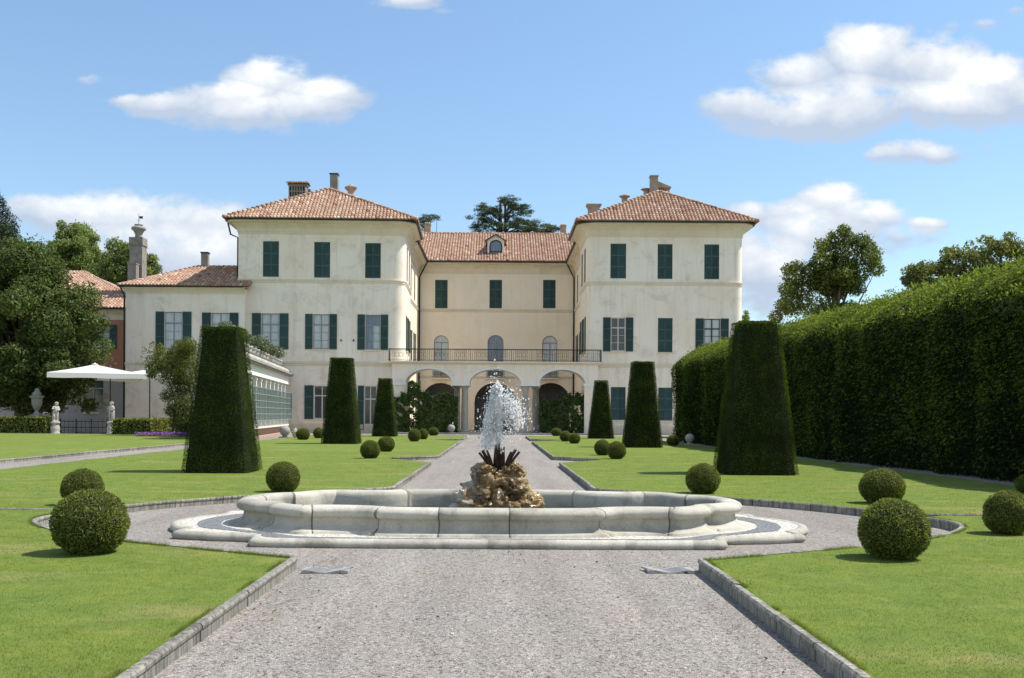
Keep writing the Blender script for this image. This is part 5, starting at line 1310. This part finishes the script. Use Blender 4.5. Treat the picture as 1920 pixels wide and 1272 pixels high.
def low_hedge(px0, px1, pb, pt, depth, label, seed):
    a, b = G(px0, pb), G(px1, pb); d = (a.y+b.y)/2; h = W((px0+px1)/2, pt, d).z; x0, x1 = a.x, b.x
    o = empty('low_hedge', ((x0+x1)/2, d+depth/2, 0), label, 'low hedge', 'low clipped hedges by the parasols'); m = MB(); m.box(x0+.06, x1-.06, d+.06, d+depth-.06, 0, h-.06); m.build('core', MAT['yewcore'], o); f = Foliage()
    def face(N, P, n): f.leaves(P, np.tile(n, (N, 1)), .075, .5, .6, False, .1)
    N = int((x1-x0)*h*190); face(N, np.stack([NP.uniform(x0, x1, N), d+NP.normal(0, .03, N), NP.uniform(0, h, N)], 1), [0, -1., .2])
    for x, s in ((x0, -1.), (x1, 1.)): N = int(depth*h*190); face(N, np.stack([x+NP.normal(0, .03, N), NP.uniform(d, d+depth, N), NP.uniform(0, h, N)], 1), [s, 0, .2])
    N = int((x1-x0)*depth*190); face(N, np.stack([NP.uniform(x0, x1, N), NP.uniform(d, d+depth, N), h+NP.normal(0, .03, N)], 1), [0, 0, 1.]); f.build('foliage', MAT['box'], o)
low_hedge(-60, 94, 815.5, 783, 1.4, 'low clipped hedge at the far left edge beside the urn', 1)
low_hedge(205, 286, 818.5, 786.5, 6.0, 'low clipped hedge under the parasol beside the purple flowers', 2)
# wisteria mass left of the large pyramid
o = empty('arching_bush', (-21.2, 66, 0), 'loose arching bush beside the parasol, left of the largest yew pyramid', 'bush'); f = Foliage()
for (px, py, r) in [(330, 668, 26), (350, 655, 22), (305, 672, 22), (290, 690, 18), (320, 700, 26), (350, 690, 34), (355, 650, 16), (340, 725, 26), (345, 760, 26), (355, 790, 24), (330, 790, 16), (318, 742, 14), (280, 702, 10), (300, 655, 10), (335, 645, 9), (322, 770, 14), (345, 808, 14)]:
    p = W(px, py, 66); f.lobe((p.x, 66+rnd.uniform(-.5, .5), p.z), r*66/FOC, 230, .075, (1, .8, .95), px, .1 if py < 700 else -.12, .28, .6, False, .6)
for k in range(60):
    p = W(rnd.uniform(268, 365), rnd.uniform(640, 690), 66); n = 30; t = NP.rand(n); dx = rnd.uniform(-.9, .5); P = np.stack([p.x+dx*t, 65.6+.5*NP.rand(n), p.z+.25*t-1.0*t*t], 1); f.leaves(P, np.tile([0, -1., 0], (n, 1)), .075, .25, .8, False, .25)
t = MB()
for k in range(7):
    g = W(322+k*8, 812, 66); p = W(310+k*9, 690, 66); t.tube([(g.x, 66, 0), (g.x+.2, 66.1, p.z*.5), (p.x, 66, p.z)], [.07, .05, .02], 6)
t.build('stem', MAT['bark'], o); f.build('foliage', MAT['wist'], o)
# purple flower bed
a, b = G(250, 822, 0), G(352, 822, 0); o = empty('flower_bed', ((a.x+b.x)/2, a.y+1.5, 0), 'bed of low purple flowers in front of the arching bush', 'flower bed'); m = MB(); m.box(a.x+.3, b.x, a.y+.1, a.y+3.5, .0, .14); m.build('soil', MAT['soil'], o)
f = Foliage(); N = 3000; x = NP.uniform(a.x, b.x, N); y = a.y+3.6*NP.rand(N); f.leaves(np.stack([x, y, .15+.22*NP.rand(N)], 1), np.tile([0, -.3, 1.], (N, 1)), .05, .6, .6, False); f.build('blossom', MAT['purple'], o)
f = Foliage(); f.leaves(np.stack([NP.uniform(a.x, b.x, 1200), a.y+3.4*NP.rand(1200), .1+.15*NP.rand(1200)], 1), np.tile([0, -.3, 1.], (1200, 1)), .06, .4, .8); f.build('leaves', MAT['ivy'], o)
# ------------------------------------------------------------------ red annex behind the holm oak
annex = empty('annex', (-40, 89, 0), 'lower brick-red house with tiled roof behind the huge dense tree on the left', 'house')
frA = Fr(-62, 89.2, 0); xa = 31.2
hA = [dict(u0=26.3, u1=27.7, z0=7.2, z1=9.3, rise=0), dict(u0=22.6, u1=24.0, z0=7.2, z1=9.3, rise=0), dict(u0=18.6, u1=20.0, z0=7.2, z1=9.3, rise=0), dict(u0=25.4, u1=27.2, z0=1.6, z1=4.6, rise=0), dict(u0=21.6, u1=23.4, z0=1.6, z1=4.6, rise=0)]
mb = MB(); wall(mb, frA, 0, xa, 4.9, 9.75, [h for h in hA if h['z0'] > 5]); mb.build('wall', MAT['redwall'], annex)
mb = MB(); wall(mb, frA, 0, xa, 9.75, 10.6, []); sweep(mb, [(-62, 89.2), (-30.8, 89.2)], [(0, 4.75), (.05, 4.77), (.05, 4.9), (0, 4.92)]); sweep(mb, [(-62, 89.2), (-30.8, 89.2)], [(0, 10.2), (.05, 10.22), (.3, 10.5), (.5, 10.55), (.5, 10.68), (0, 10.7)]); mb.build('cornice', MAT['trim'], annex)
mb = MB(); wall(mb, frA, 0, xa, 0, 4.75, [h for h in hA if h['z0'] < 5]); mb.quad((-30.8, 89.2, 0), (-30.8, 100, 0), (-30.8, 100, 10.6), (-30.8, 89.2, 10.6)); mb.build('plinth_wall', MAT['greywall'], annex)
_v = villa; villa = annex
window(frA, hA[0], 'open', 'curtain', .62, 'greyframe')
for h in hA[1:3]: window(frA, h, 'closed')
for h in hA[3:]: window(frA, h, 'open', 'darkglass', None, 'greyframe')
villa = _v
mb = MB(); E = Vector((-30.2, 88.5, 10.75)); E0 = Vector((-62, 88.5, 10.75)); Rg = Vector((-40.6, 98.9, 15.35)); roof_face(mb, E0, E, (-62, 98.9, 15.35), Rg, .3)
mb.quad(E, (-30.2, 110, 10.75), Rg, Rg); ridge_tiles(mb, E, Rg); mb.build('roof', MAT['tiles'], annex)
mb = MB(); sweep(mb, [(-62, 89.2), (-30.8, 89.2)], [(.6, 10.7), (.64, 10.62), (.74, 10.62), (.78, 10.74), (.74, 10.76), (.62, 10.7)]); mb.build('gutter', MAT['gutter'], annex)
# the tall chimney shaft that rises from the annex, with pot and vane
d = 92.5; a = W(246.5, 447, d); b = W(272, 447, d); st = MB(); zc = W(259, 462, d).z
st.box(a.x+.05, b.x-.05, d-.6, d+.6, 6, zc); st.box(a.x-.02, b.x+.02, d-.67, d+.67, zc+.002, zc+.16); st.box(a.x+.0, b.x-.0, d-.65, d+.65, zc+.162, a.z)
p = W(251, 497, d-1); st.box(p.x-.38, p.x+.38, d-1.5, d-.75, 6, p.z); st.box(p.x-.42, p.x+.42, d-1.55, d-.7, p.z+.002, p.z+.1)
chs = st.build('chimney', MAT['cement'], annex)
pt = MB(); c = W(260, 446, d); r = .3; tz = W(260, 421.5, d).z-c.z
pt.lathe([(.28, 0), (.34, .1), (.30, .16), (.32, .3), (.42, .5), (.5, .62), (.5, .66), (.62, .7), (.66, .8), (.62, .95), (.5, 1.0), (.48, 1.02), (.30, 1.03), (.28, tz-.1), (.4, tz-.06), (.38, tz)], (c.x, d, c.z), 14); pt.build('chimney_pot', MAT['greystone'], chs)
v = MB(); z0 = c.z+tz; v.tube([(c.x, d, z0), (c.x, d, z0+1.0)], .02, 5); v.add([(c.x+.04, d, z0+.55), (c.x+.42, d, z0+.55), (c.x+.34, d, z0+.66), (c.x+.42, d, z0+.77), (c.x+.04, d, z0+.77), (c.x+.04, d+.02, z0+.55), (c.x+.42, d+.02, z0+.55), (c.x+.34, d+.02, z0+.66), (c.x+.42, d+.02, z0+.77), (c.x+.04, d+.02, z0+.77)], [(0, 1, 2, 3, 4), (9, 8, 7, 6, 5)]); v.tube([(c.x-.2, d, z0+.4), (c.x+.2, d, z0+.4)], .012, 4); v.build('weather_vane', MAT['iron'], chs)

# ------------------------------------------------------------------ white colonnade with glass panels in front of the left pavilion
PA, PB = Vector((-14.6, 57.0, 0)), Vector((-17.25, 83.2, 0)); dv = (PB-PA).normalized(); ang = math.atan2(dv.y, dv.x)
fG = Fr(PA.x, PA.y, ang); LG = (PB-PA).length
col = empty('colonnade', (PA.x, PA.y, 0), 'long white pillared glasshouse front with pale green glazed panels left of the court', 'colonnade')
n = 11; TH_ = 1.5
m = MB(); m.box(0, LG, .35, TH_, 0, .62, xf=fG); m.box(0, LG, -.25, .346, 0, .12, xf=fG); m.build('plinth', MAT['redbrick'], col)
m = MB(); m.box(-.05, LG, -.05, TH_, .622, .76, xf=fG); m.box(-.1, LG+.05, -.1, TH_, 3.95, 4.12, xf=fG); m.box(-.05, LG, -.04, TH_, 4.122, 4.62, xf=fG); m.build('entablature', MAT['limewhite'], col)
m = MB(); m.box(-.05, LG, TH_-.14, TH_-.004, .762, 3.946, xf=fG); m.build('rear_wall', MAT['greywall'], col)  # shade of the bays put into the wall colour as grey
m = MB(); m.box(-.2, LG+.05, -.32, TH_+.1, 4.622, 4.72, xf=fG); m.box(-.28, LG+.05, -.40, TH_+.15, 4.722, 4.84, xf=fG); m.build('cornice', MAT['greystone'], col)
for k in range(n+1):
    u = .2+(LG-.4)*k/n; m = MB(); m.box(u-.15, u+.15, .02, .36, .762, 3.946, xf=fG); m.box(u-.19, u+.19, -.02, .40, 3.72, 3.80, xf=fG); m.build('pillar', MAT['limewhite'], col)
for k in range(n):
    u0, u1 = .2+(LG-.4)*k/n, .2+(LG-.4)*(k+1)/n; m = MB(); z0, z1 = 1.12, 3.25; w = -.30
    for q in range(4):
        x = u0+(u1-u0-.05)*q/3; m.box(x, x+.05, w, w+.05, z0, z1, xf=fG)
    for q in range(6):
        z = z0+(z1-z0-.04)*q/5; m.box(u0, u1, w+.006, w+.044, z, z+.045, xf=fG)
    o = m.build('glazed_panel', MAT['palegreen'], col); m = MB(); m.quad(fG(u0, w+.028, z0), fG(u1, w+.028, z0), fG(u1, w+.028, z1), fG(u0, w+.028, z1)); m.build('pane', MAT['greenpane'], o)
m = MB()
for k in range(22):
    m = MB(); p = fG(.3+(LG-.6)*k/21, .05, 4.84); m.lathe([(.20, 0), (.26, .08), (.24, .2), (.16, .3), (.05, .36), (.0, .37)], p, 8); m.build('shell_ornament', MAT['marble'], col)
potm = MB(); potm.box(-.2, .2, -.2, .2, 0, .07); potm.lathe([(.17, .07), (.19, .12), (.10, .19), (.08, .26), (.15, .34), (.27, .46), (.31, .60), (.30, .68), (.36, .74), (.36, .80), (.29, .80), (.27, .74)], (0, 0, 0), 14)
potf = [Foliage() for _ in range(2)]
for i, f in enumerate(potf):
    for k in range(5): f.lobe((rnd.uniform(-.35, .35), rnd.uniform(-.35, .35), 1.05+rnd.uniform(-.1, .25)), rnd.uniform(.3, .42), 120, .07, (1, 1, .8), 90+k+i*7, 0, .35, .8)
pots = []; npot = 15
for k in range(npot):
    p = fG(.6+(LG-1.2)*(k+.2)/npot, .75, 4.84)
    lab = 'leafy plant in a pale urn, nearest of the row on top of the white colonnade' if k == 0 else ('leafy plant in a pale urn, last of the row on the colonnade, against the pavilion' if k == npot-1 else 'leafy grey-green plant in a pale urn inside the row along the colonnade top')
    o = empty('potted_plant', p, lab, 'potted plant', 'potted plants on the colonnade')
    o.rotation_euler.z = rnd.random()*6; o.scale = (1.28,)*3
    if k < 2:
        a = potm.build('urn', MAT['marble'], loc=(0, 0, 0)); b = potf[k].build('foliage', MAT['olive'], loc=(0, 0, 0)); pots.append((a, b))
    else:
        a, b = pots[k % 2][0].copy(), pots[k % 2][1].copy(); COL.objects.link(a); COL.objects.link(b)
    a.parent = o; b.parent = o; a.location = b.location = (0, 0, 0)

# ------------------------------------------------------------------ stone ornaments
def stone_ball(px, pb, w, label, mat, group=None, plinth=True):
    g = G(px, pb, 0); s = g.y/FOC; r = w*s/2; o = empty('stone_ball', (g.x, g.y, 0), label, 'stone ball', group); m = MB(); h = .22 if plinth else .1
    m.box(g.x-r*.95, g.x+r*.95, g.y-r*.95, g.y+r*.95, 0, h*.7); m.lathe([(r*.6, h*.7), (r*.45, h*.85), (r*.5, h)], (g.x, g.y, 0), 14); m.build('plinth', MAT[mat], o)
    m = MB(); m.blob((g.x, g.y, h+r*.95), r, 4, .015, 4, int(px), .5); m.build('ball', MAT[mat], o)
stone_ball(846, 814.8, 14, 'grey stone ball on a block at the left end of the central path', 'greystone', 'stone balls at the end of the path')
stone_ball(1011, 814.6, 13.5, 'grey stone ball on a block at the right end of the central path', 'greystone', 'stone balls at the end of the path')
stone_ball(534, 824, 20, 'brownish stone ball at the end of the white colonnade', 'greystone')
stone_ball(1293, 838, 17, 'pale stone ball on a foot in the shade of the tall hedge', 'marble')
def urn(px, pb, pt, wpx, d, label, mat, plant=False, name='urn'):
    c, t = W(px, pb, d), W(px, pt, d); H = t.z-c.z; r = wpx*d/FOC/2; o = empty(name, (c.x, d, max(0, c.z)), label, 'urn'); m = MB()
    z0 = c.z
    if z0 > .15: m.box(c.x-r*.95, c.x+r*.95, d-r*.95, d+r*.95, 0, z0-.1); m.box(c.x-r*1.1, c.x+r*1.1, d-r*1.1, d+r*1.1, z0-.098, z0); m.build('pedestal', MAT[mat], o); m = MB()
    m.box(c.x-r*.6, c.x+r*.6, d-r*.6, d+r*.6, z0+.002, z0+H*.05)
    m.lathe([(r*.55, H*.05), (r*.5, H*.09), (r*.26, H*.14), (r*.24, H*.19), (r*.45, H*.25), (r*.68, H*.38), (r*.76, H*.5), (r*.72, H*.54), (r*.8, H*.62), (r*.98, H*.66), (r, H*.70), (r*.86, H*.71), (r*.7, H*.68)], (c.x, d, z0), 18, fl=.02); m.build('bowl', MAT[mat], o)
    m = MB(); m.blob((c.x, d, z0+H*.76), r*.62, 3, .25, 3, 5, .5, (1, 1, .8)); m.blob((c.x+.03, d, z0+H*.88), r*.36, 3, .3, 3, 6, .5, (1, 1, 1.1)); m.build('fruit_finial', MAT[mat], o)
urn(69, 780, 727, 26, 73.5, 'big carved stone urn behind the left low hedge', 'greystone')
urn(199, 768, 735, 22, 78, 'ochre stone urn behind the right putto, in the parasol shade', 'greystone')
urn(553, 825, 802.5, 14, G(553, 825).y, 'small pale stone vase between the brown stone ball and a box ball', 'marble', name='stone_vase')

# the two putti: continuous skinned bodies
def putto(px, pb, pt, d, lean, label, ped_top, turn, arm):
    b, t = W(px, pb, d), W(px, pt, d); pz = W(px, ped_top, d).z if ped_top else b.z
    H = t.z-pz; o = empty('statue', (b.x, d, max(0.0, b.z)), label, 'statue', 'stone putti by the parasols')
    if ped_top:
        m = MB(); h = pz-b.z; r = H*.2
        m.lathe([(r*1.25, 0), (r*1.25, h*.12), (r*1.05, h*.2), (r*1.2, h*.4), (r*1.18, h*.55), (r*.9, h*.75), (r*.85, h*.82), (r*1.2, h*.88), (r*1.2, h)], (b.x, d, b.z), 4 if False else 10); m.build('pedestal', MAT['marble'], o)
    k = H/1.0
    J = {'pel': (0, 0, .50), 'bel': (.01, -.03, .60), 'che': (.0, -.01, .72), 'nec': (.01, -.01, .82), 'hea': (.02, -.025, .895), 'top': (.02, -.01, .95), 'nos': (.02, -.118, .893),
         'hl': (-.07, 0, .45), 'kl': (-.085, -.05, .26), 'al': (-.075, .0, .07), 'fl': (-.085, -.09, .025), 'hr': (.07, 0, .45), 'kr': (.075, -.03, .26), 'ar': (.085, .02, .07), 'fr': (.10, -.07, .025),
         'sl': (-.12, 0, .76), 'el': (-.185, -.05, .64), 'wl': (-.13, -.13, .66 if arm else .54), 'tl': (-.10, -.15, .69 if arm else .50), 'sr': (.12, 0, .76), 'er': (.18, -.03, .63), 'wr': (.10, -.14, .60), 'tr': (.06, -.16, .60)}
    E = [('pel', 'bel'), ('bel', 'che'), ('che', 'nec'), ('nec', 'hea'), ('hea', 'top'), ('hea', 'nos'), ('pel', 'hl'), ('hl', 'kl'), ('kl', 'al'), ('al', 'fl'), ('pel', 'hr'), ('hr', 'kr'), ('kr', 'ar'), ('ar', 'fr'), ('che', 'sl'), ('sl', 'el'), ('el', 'wl'), ('wl', 'tl'), ('che', 'sr'), ('sr', 'er'), ('er', 'wr'), ('wr', 'tr')]
    Rr = dict(pel=.115, bel=.118, che=.11, nec=.07, hea=.088, top=.078, nos=.016, hl=.09, kl=.066, al=.04, fl=.032, hr=.09, kr=.066, ar=.04, fr=.032, sl=.06, el=.045, wl=.032, tl=.03, sr=.06, er=.045, wr=.032, tr=.03)
    ks = list(J); me = bpy.data.meshes.new('figure'); ct, sn = math.cos(turn), math.sin(turn)
    pts = []
    for q in ks:
        x, y, z = J[q]; x += lean*z*z; pts.append(((x*ct-y*sn)*k, (x*sn+y*ct)*k, z*k+pz-max(0, b.z)))
    me.from_pydata(pts, [(ks.index(a), ks.index(c)) for a, c in E], []); me.update()
    ob = link('figure', me, o); md = ob.modifiers.new('skin', 'SKIN')
    for i, q in enumerate(ks):
        s = me.skin_vertices[0].data[i]; s.radius = (Rr[q]*k, Rr[q]*k); s.use_root = (q == 'pel')
    sd = ob.modifiers.new('sub', 'SUBSURF'); sd.levels = sd.render_levels = 2
    dg = bpy.context.evaluated_depsgraph_get(); m2 = bpy.data.meshes.new_from_object(ob.evaluated_get(dg)); ob.modifiers.clear(); ob.data = m2; m2.name = 'figure'; m2.materials.clear(); m2.materials.append(MAT['marble'])
    m2.polygons.foreach_set('use_smooth', [True]*len(m2.polygons))
    a = m2.attributes.new('tone', 'FLOAT', 'FACE'); a.data.foreach_set('value', np.full(len(m2.polygons), .55, np.float32))
    m = MB(); vs = []; n = 20
    for (z, r) in ((.02, .15), (.1, .15), (.3, .145), (.45, .15), (.53, .14), (.6, .11)):
        for i in range(n):
            a_ = 2*PI*i/n; rr = r*(1+.13*math.sin(5*a_+z*6)); y = max(-.02, math.sin(a_)*rr*.8+.03); vs.append((b.x+(math.cos(a_)*rr*ct-y*sn+lean*z*z)*k, d+(math.cos(a_)*rr*sn+y*ct)*k, pz+z*k))
    m.add(vs, [(i*n+j, i*n+(j+1) % n, (i+1)*n+(j+1) % n, (i+1)*n+j) for i in range(5) for j in range(n)], .5, True); m.build('drapery', MAT['marble'], o)
    m = MB(); x, y, z = J['hea']; x += lean*z*z
    for i in range(26):
        a_ = 2.4*i; h_ = i/25; rr = .088*math.sqrt(1-(h_*.95)**2); ox, oy = rr*math.cos(a_), .022+rr*math.sin(a_)
        if oy < -.05 and h_ < .45: continue
        m.blob((b.x+((x+ox)*ct-(y+oy)*sn)*k, d+((x+ox)*sn+(y+oy)*ct)*k, pz+(.925+.085*h_)*k), .026*k, 2, .15, 3, i)
    m.build('curls', MAT['marble'], o)
    m = MB(); m.lathe([(.17*k, -.04), (.18*k, .0), (.16*k, .03*k)], (b.x, d, pz), 14); m.build('base', MAT['marble'], o)
putto(103.5, 815.5, 755, 71.0, .05, 'weathered stone putto on a baluster pedestal beside the left low hedge', 791, .7, True)
putto(209, 815.2, 754.5, 71.5, -.02, 'pale stone putto with folded arms behind the right low hedge', 791, -.3, False)

# ------------------------------------------------------------------ parasols
def parasol(cx, d, half, ze, za, label, polex, rot):
    c = Vector((cx, d, 0)); o = empty('parasol', (polex, d, 0), label, 'parasol', 'big white parasols'); m = MB(); n = 12
    ca, sa = math.cos(rot), math.sin(rot)
    cr = [(-1, -1), (1, -1), (1, 1), (-1, 1)]
    def P(u, v, k):  # k 0 edge .. 1 apex
        x, y = u*half*(1-k), v*half*(1-k); return Vector((cx+x*ca-y*sa, d+x*sa+y*ca, ze+(za-ze)*k-.10*math.sin(PI*k)*(1-abs(u*v)**4*.6)))
    for i in range(4):
        a, b = cr[i], cr[(i+1) % 4]
        for s in range(n):
            u0, v0 = a[0]+(b[0]-a[0])*s/n, a[1]+(b[1]-a[1])*s/n; u1, v1 = a[0]+(b[0]-a[0])*(s+1)/n, a[1]+(b[1]-a[1])*(s+1)/n
            for k in range(8): m.add([P(u0, v0, k/8), P(u1, v1, k/8), P(u1, v1, (k+1)/8), P(u0, v0, (k+1)/8)], [(0, 1, 2, 3)])
    cv = m.build('canopy', MAT['canvas'], o); m = MB()
    for i in range(4):
        a, b = cr[i], cr[(i+1) % 4]
        for s in range(n):
            u0, v0 = a[0]+(b[0]-a[0])*s/n, a[1]+(b[1]-a[1])*s/n; u1, v1 = a[0]+(b[0]-a[0])*(s+1)/n, a[1]+(b[1]-a[1])*(s+1)/n
            p, q = P(u0, v0, 0), P(u1, v1, 0); m.quad(p, q, q-Vector((0, 0, .36+.02*math.sin(s+1))), p-Vector((0, 0, .36+.02*math.sin(s))))
    m.build('valance', MAT['canvas'], cv)
    m = MB(); m.tube([(polex, d, 0), (polex, d, za-.05)], .045, 8); m.build('pole', MAT['iron'], o)
    m = MB(); m.box(polex-.45, polex+.45, d-.45, d+.45, 0, .12); m.build('foot', MAT['iron'], o)
    m = MB(); top = Vector((polex, d, za-.12))
    for (u, v) in cr+[(0, -1), (0, 1), (1, 0), (-1, 0)]: m.tube([P(u, v, k)-Vector((0, 0, .07)) for k in (.0, .2, .4, .6, .8, .95)], .018, 4)
    m.build('rib', MAT['iron'], o)
    m = MB(); m.lathe([(.3, -.04), (.16, .05), (.04, .09), (.02, .14)], (cx, d, za-.01), 10); m.build('cap', MAT['canvas'], cv)
D = 75.0
def zpx(px, py, d=D): return W(px, py, d).z
c = W(207, 700, D); parasol(c.x-1.15, D, 3.25, zpx(200, 703), zpx(200, 685)+.05, 'big white square parasol beside the huge dense tree', c.x, .42)
c = W(281, 700, D+1.5); parasol(c.x-.2, D+1.5, 2.2, zpx(281, 704, D+1.5), zpx(281, 693, D+1.5), 'second white parasol, half hidden behind the arching bush', c.x, .3)

# ------------------------------------------------------------------ camera, sun, sky
cam = bpy.data.cameras.new('camera'); co = bpy.data.objects.new('camera', cam); COL.objects.link(co)
cam.sensor_width = 36; cam.lens = 36*FOC/1920; cam.shift_x = 25/1920; cam.shift_y = 142/1920
cam.clip_start = .1; cam.clip_end = 6000
co.location = (0, 0, EYE)
# shift is measured from the optical axis; the slight clockwise roll turns about that axis
co.matrix_world = Matrix.Translation((0, 0, EYE)) @ Matrix.Rotation(R(90), 4, 'X') @ Matrix.Rotation(TH, 4, 'Z')
scene.camera = co
EL, AZ = R(57), R(6)
sd = Vector((math.cos(EL)*math.cos(AZ), math.cos(EL)*math.sin(AZ), math.sin(EL)))
sun = bpy.data.lights.new('sun', 'SUN'); so = bpy.data.objects.new('sun', sun); COL.objects.link(so)
sun.energy = SUN_E; sun.angle = R(.53); sun.color = (1, .955, .88); so.rotation_euler = sd.to_track_quat('Z', 'Y').to_euler(); so.location = (20, 0, 40)
w = bpy.data.worlds.new('World'); scene.world = w; w.use_nodes = True; nt = w.node_tree
bg = nt.nodes['Background']; sky = nd(nt, 'ShaderNodeTexSky', sky_type='NISHITA'); sky.sun_disc = False
sky.sun_elevation = EL; sky.sun_rotation = R(90)-AZ; sky.altitude = 400; sky.air_density = SKY_AIR; sky.dust_density = SKY_DUST; sky.ozone_density = SKY_OZ
bg.inputs[1].default_value = SKY_S
# cumulus clouds as part of the sky: soft lumps in direction space broken up by noise
tc = nd(nt, 'ShaderNodeTexCoord').outputs['Generated']; sx = nd(nt, 'ShaderNodeSeparateXYZ'); lk(nt, tc, sx.inputs[0])
yy = mth(nt, 'MAXIMUM', sx.outputs[1], .05); u = mth(nt, 'DIVIDE', sx.outputs[0], yy); v = mth(nt, 'DIVIDE', sx.outputs[2], yy)
front = mth(nt, 'GREATER_THAN', sx.outputs[1], .3)
cb = nd(nt, 'ShaderNodeCombineXYZ'); lk(nt, u, cb.inputs[0]); lk(nt, mth(nt, 'MULTIPLY', v, 1.25), cb.inputs[1]); cv = cb.outputs[0]
n1 = noi(nt, cv, 16, 8, .58, .15); n2 = noi(nt, cv, 5.5, 4, .5); n3 = noi(nt, vmul(nt, cv, (1, 1.7, 1)), 34, 6, .6, .3)
def uv(px, py): x, y = U(px, py); return x/FOC, -y/FOC
#   px, py, half width, half height, density
CL = [(505, 160, 95, 52, 1), (430, 192, 110, 40, 1), (600, 182, 90, 40, 1), (320, 200, 100, 26, .9), (245, 192, 45, 16, .8), (470, 215, 130, 40, .95), (560, 205, 110, 36, .85), (380, 205, 100, 32, .8),
      (1630, 112, 105, 72, 1.1), (1760, 140, 120, 72, 1.1), (1490, 150, 85, 52, 1), (1850, 165, 110, 72, 1.1), (1400, 200, 90, 45, .9), (1520, 215, 190, 50, .95), (1600, 205, 150, 60, .9), (1770, 200, 190, 52, .95), (1940, 190, 80, 55, 1),
      (1700, 283, 70, 30, .85), (1770, 292, 70, 22, .8), (1665, 290, 46, 20, .8), (1850, 278, 20, 9, .6),
      (110, 405, 130, 40, .95), (250, 425, 220, 62, .92), (390, 425, 120, 55, .95), (60, 385, 60, 26, .95), (300, 490, 280, 80, .9), (180, 150, 40, 10, .5), (170, 185, 36, 12, .5),
      (1555, 386, 75, 46, 1.05), (1475, 408, 85, 34, .95), (1625, 415, 95, 40, 1.0), (1735, 424, 46, 20, .95), (1410, 410, 55, 34, .95), (1530, 450, 170, 60, .9), (1440, 520, 100, 85, 1.0), (1400, 470, 70, 50, .95), (1690, 446, 110, 26, .75),
      (770, 4, 85, 14, .75), (840, 20, 30, 9, .6), (1785, 55, 22, 16, .6), (1850, 48, 36, 14, .65), (1905, 22, 26, 14, .5), (1720, 232, 30, 12, .45)]
tot = None; low = None
for (px, py, a, b, den) in CL:
    u0, v0 = uv(px, py); du = mth(nt, 'MULTIPLY', mth(nt, 'SUBTRACT', u, u0), FOC/a); dv_ = mth(nt, 'MULTIPLY', mth(nt, 'SUBTRACT', v, v0), FOC/b)
    r2 = mth(nt, 'ADD', mth(nt, 'MULTIPLY', du, du), mth(nt, 'MULTIPLY', dv_, dv_))
    g = mth(nt, 'MULTIPLY', mth(nt, 'SUBTRACT', 1.0, mth(nt, 'MULTIPLY', r2, .5), clamp=True), den)
    tot = g if tot is None else mth(nt, 'SMOOTH_MAX', tot, g, .12)
    h = mth(nt, 'MULTIPLY', mth(nt, 'MULTIPLY_ADD', dv_, .5, .5), g)
    low = h if low is None else mth(nt, 'MAXIMUM', low, h)
fld = mth(nt, 'ADD', tot, mth(nt, 'ADD', mth(nt, 'MULTIPLY', mth(nt, 'SUBTRACT', n1, .5), 1.35), mth(nt, 'MULTIPLY', mth(nt, 'SUBTRACT', n3, .5), .72)))
dens = nd(nt, 'ShaderNodeMapRange', interpolation_type='SMOOTHSTEP'); lk(nt, fld, dens.inputs[0]); dens.inputs[1].default_value = .35; dens.inputs[2].default_value = .80
alpha = mth(nt, 'MULTIPLY', mth(nt, 'MULTIPLY', dens.outputs[0], mth(nt, 'MULTIPLY', mth(nt, 'GREATER_THAN', tot, .02), front)), mth(nt, 'MULTIPLY_ADD', tot, .35, .68, clamp=True))
shade = mth(nt, 'ADD', mth(nt, 'MULTIPLY', low, .92), mth(nt, 'ADD', mth(nt, 'MULTIPLY', mth(nt, 'SUBTRACT', n1, .5), .75), mth(nt, 'MULTIPLY', mth(nt, 'SUBTRACT', n2, .5), .5)))
ccol = ramp(nt, shade, [(.28, CLOUD_LO), (.52, CLOUD_MID), (.76, CLOUD_HI)])
grade = mix(nt, 1.0, sky.outputs[0], SKY_TINT, 'MULTIPLY')
el = nd(nt, 'ShaderNodeMapRange'); lk(nt, sx.outputs[2], el.inputs[0]); el.inputs[1].default_value = .05; el.inputs[2].default_value = .42; el.inputs[3].default_value = .86; el.inputs[4].default_value = 1.12
grade = mix(nt, 1.0, grade, el.outputs[0], 'MULTIPLY')
# unseen broken cloud, added behind and beside the viewer to brighten the villa walls
nb = noi(nt, vmul(nt, tc, (1, 1, 1.6)), 2.1, 7, .58, .3)
back = nd(nt, 'ShaderNodeMapRange', interpolation_type='SMOOTHSTEP'); lk(nt, nb, back.inputs[0]); back.inputs[1].default_value = .47; back.inputs[2].default_value = .62
bm = nd(nt, 'ShaderNodeMapRange', interpolation_type='SMOOTHSTEP'); lk(nt, sx.outputs[1], bm.inputs[0]); bm.inputs[1].default_value = .35; bm.inputs[2].default_value = .0
grade = mix(nt, mth(nt, 'MULTIPLY', mth(nt, 'MULTIPLY', back.outputs[0], bm.outputs[0]), .85), grade, (6.4, 6.3, 6.1))
skyc = mix(nt, alpha, grade, ccol); lk(nt, skyc, bg.inputs[0])
scene.view_settings.view_transform = 'Standard'; scene.view_settings.look = 'None'; scene.view_settings.exposure = EXPO; scene.view_settings.gamma = 1
scene.render.engine = 'CYCLES'; cy = scene.cycles
cy.max_bounces = 6; cy.diffuse_bounces = 4; cy.glossy_bounces = 3; cy.transmission_bounces = 4; cy.transparent_max_bounces = 12
cy.use_denoising = True
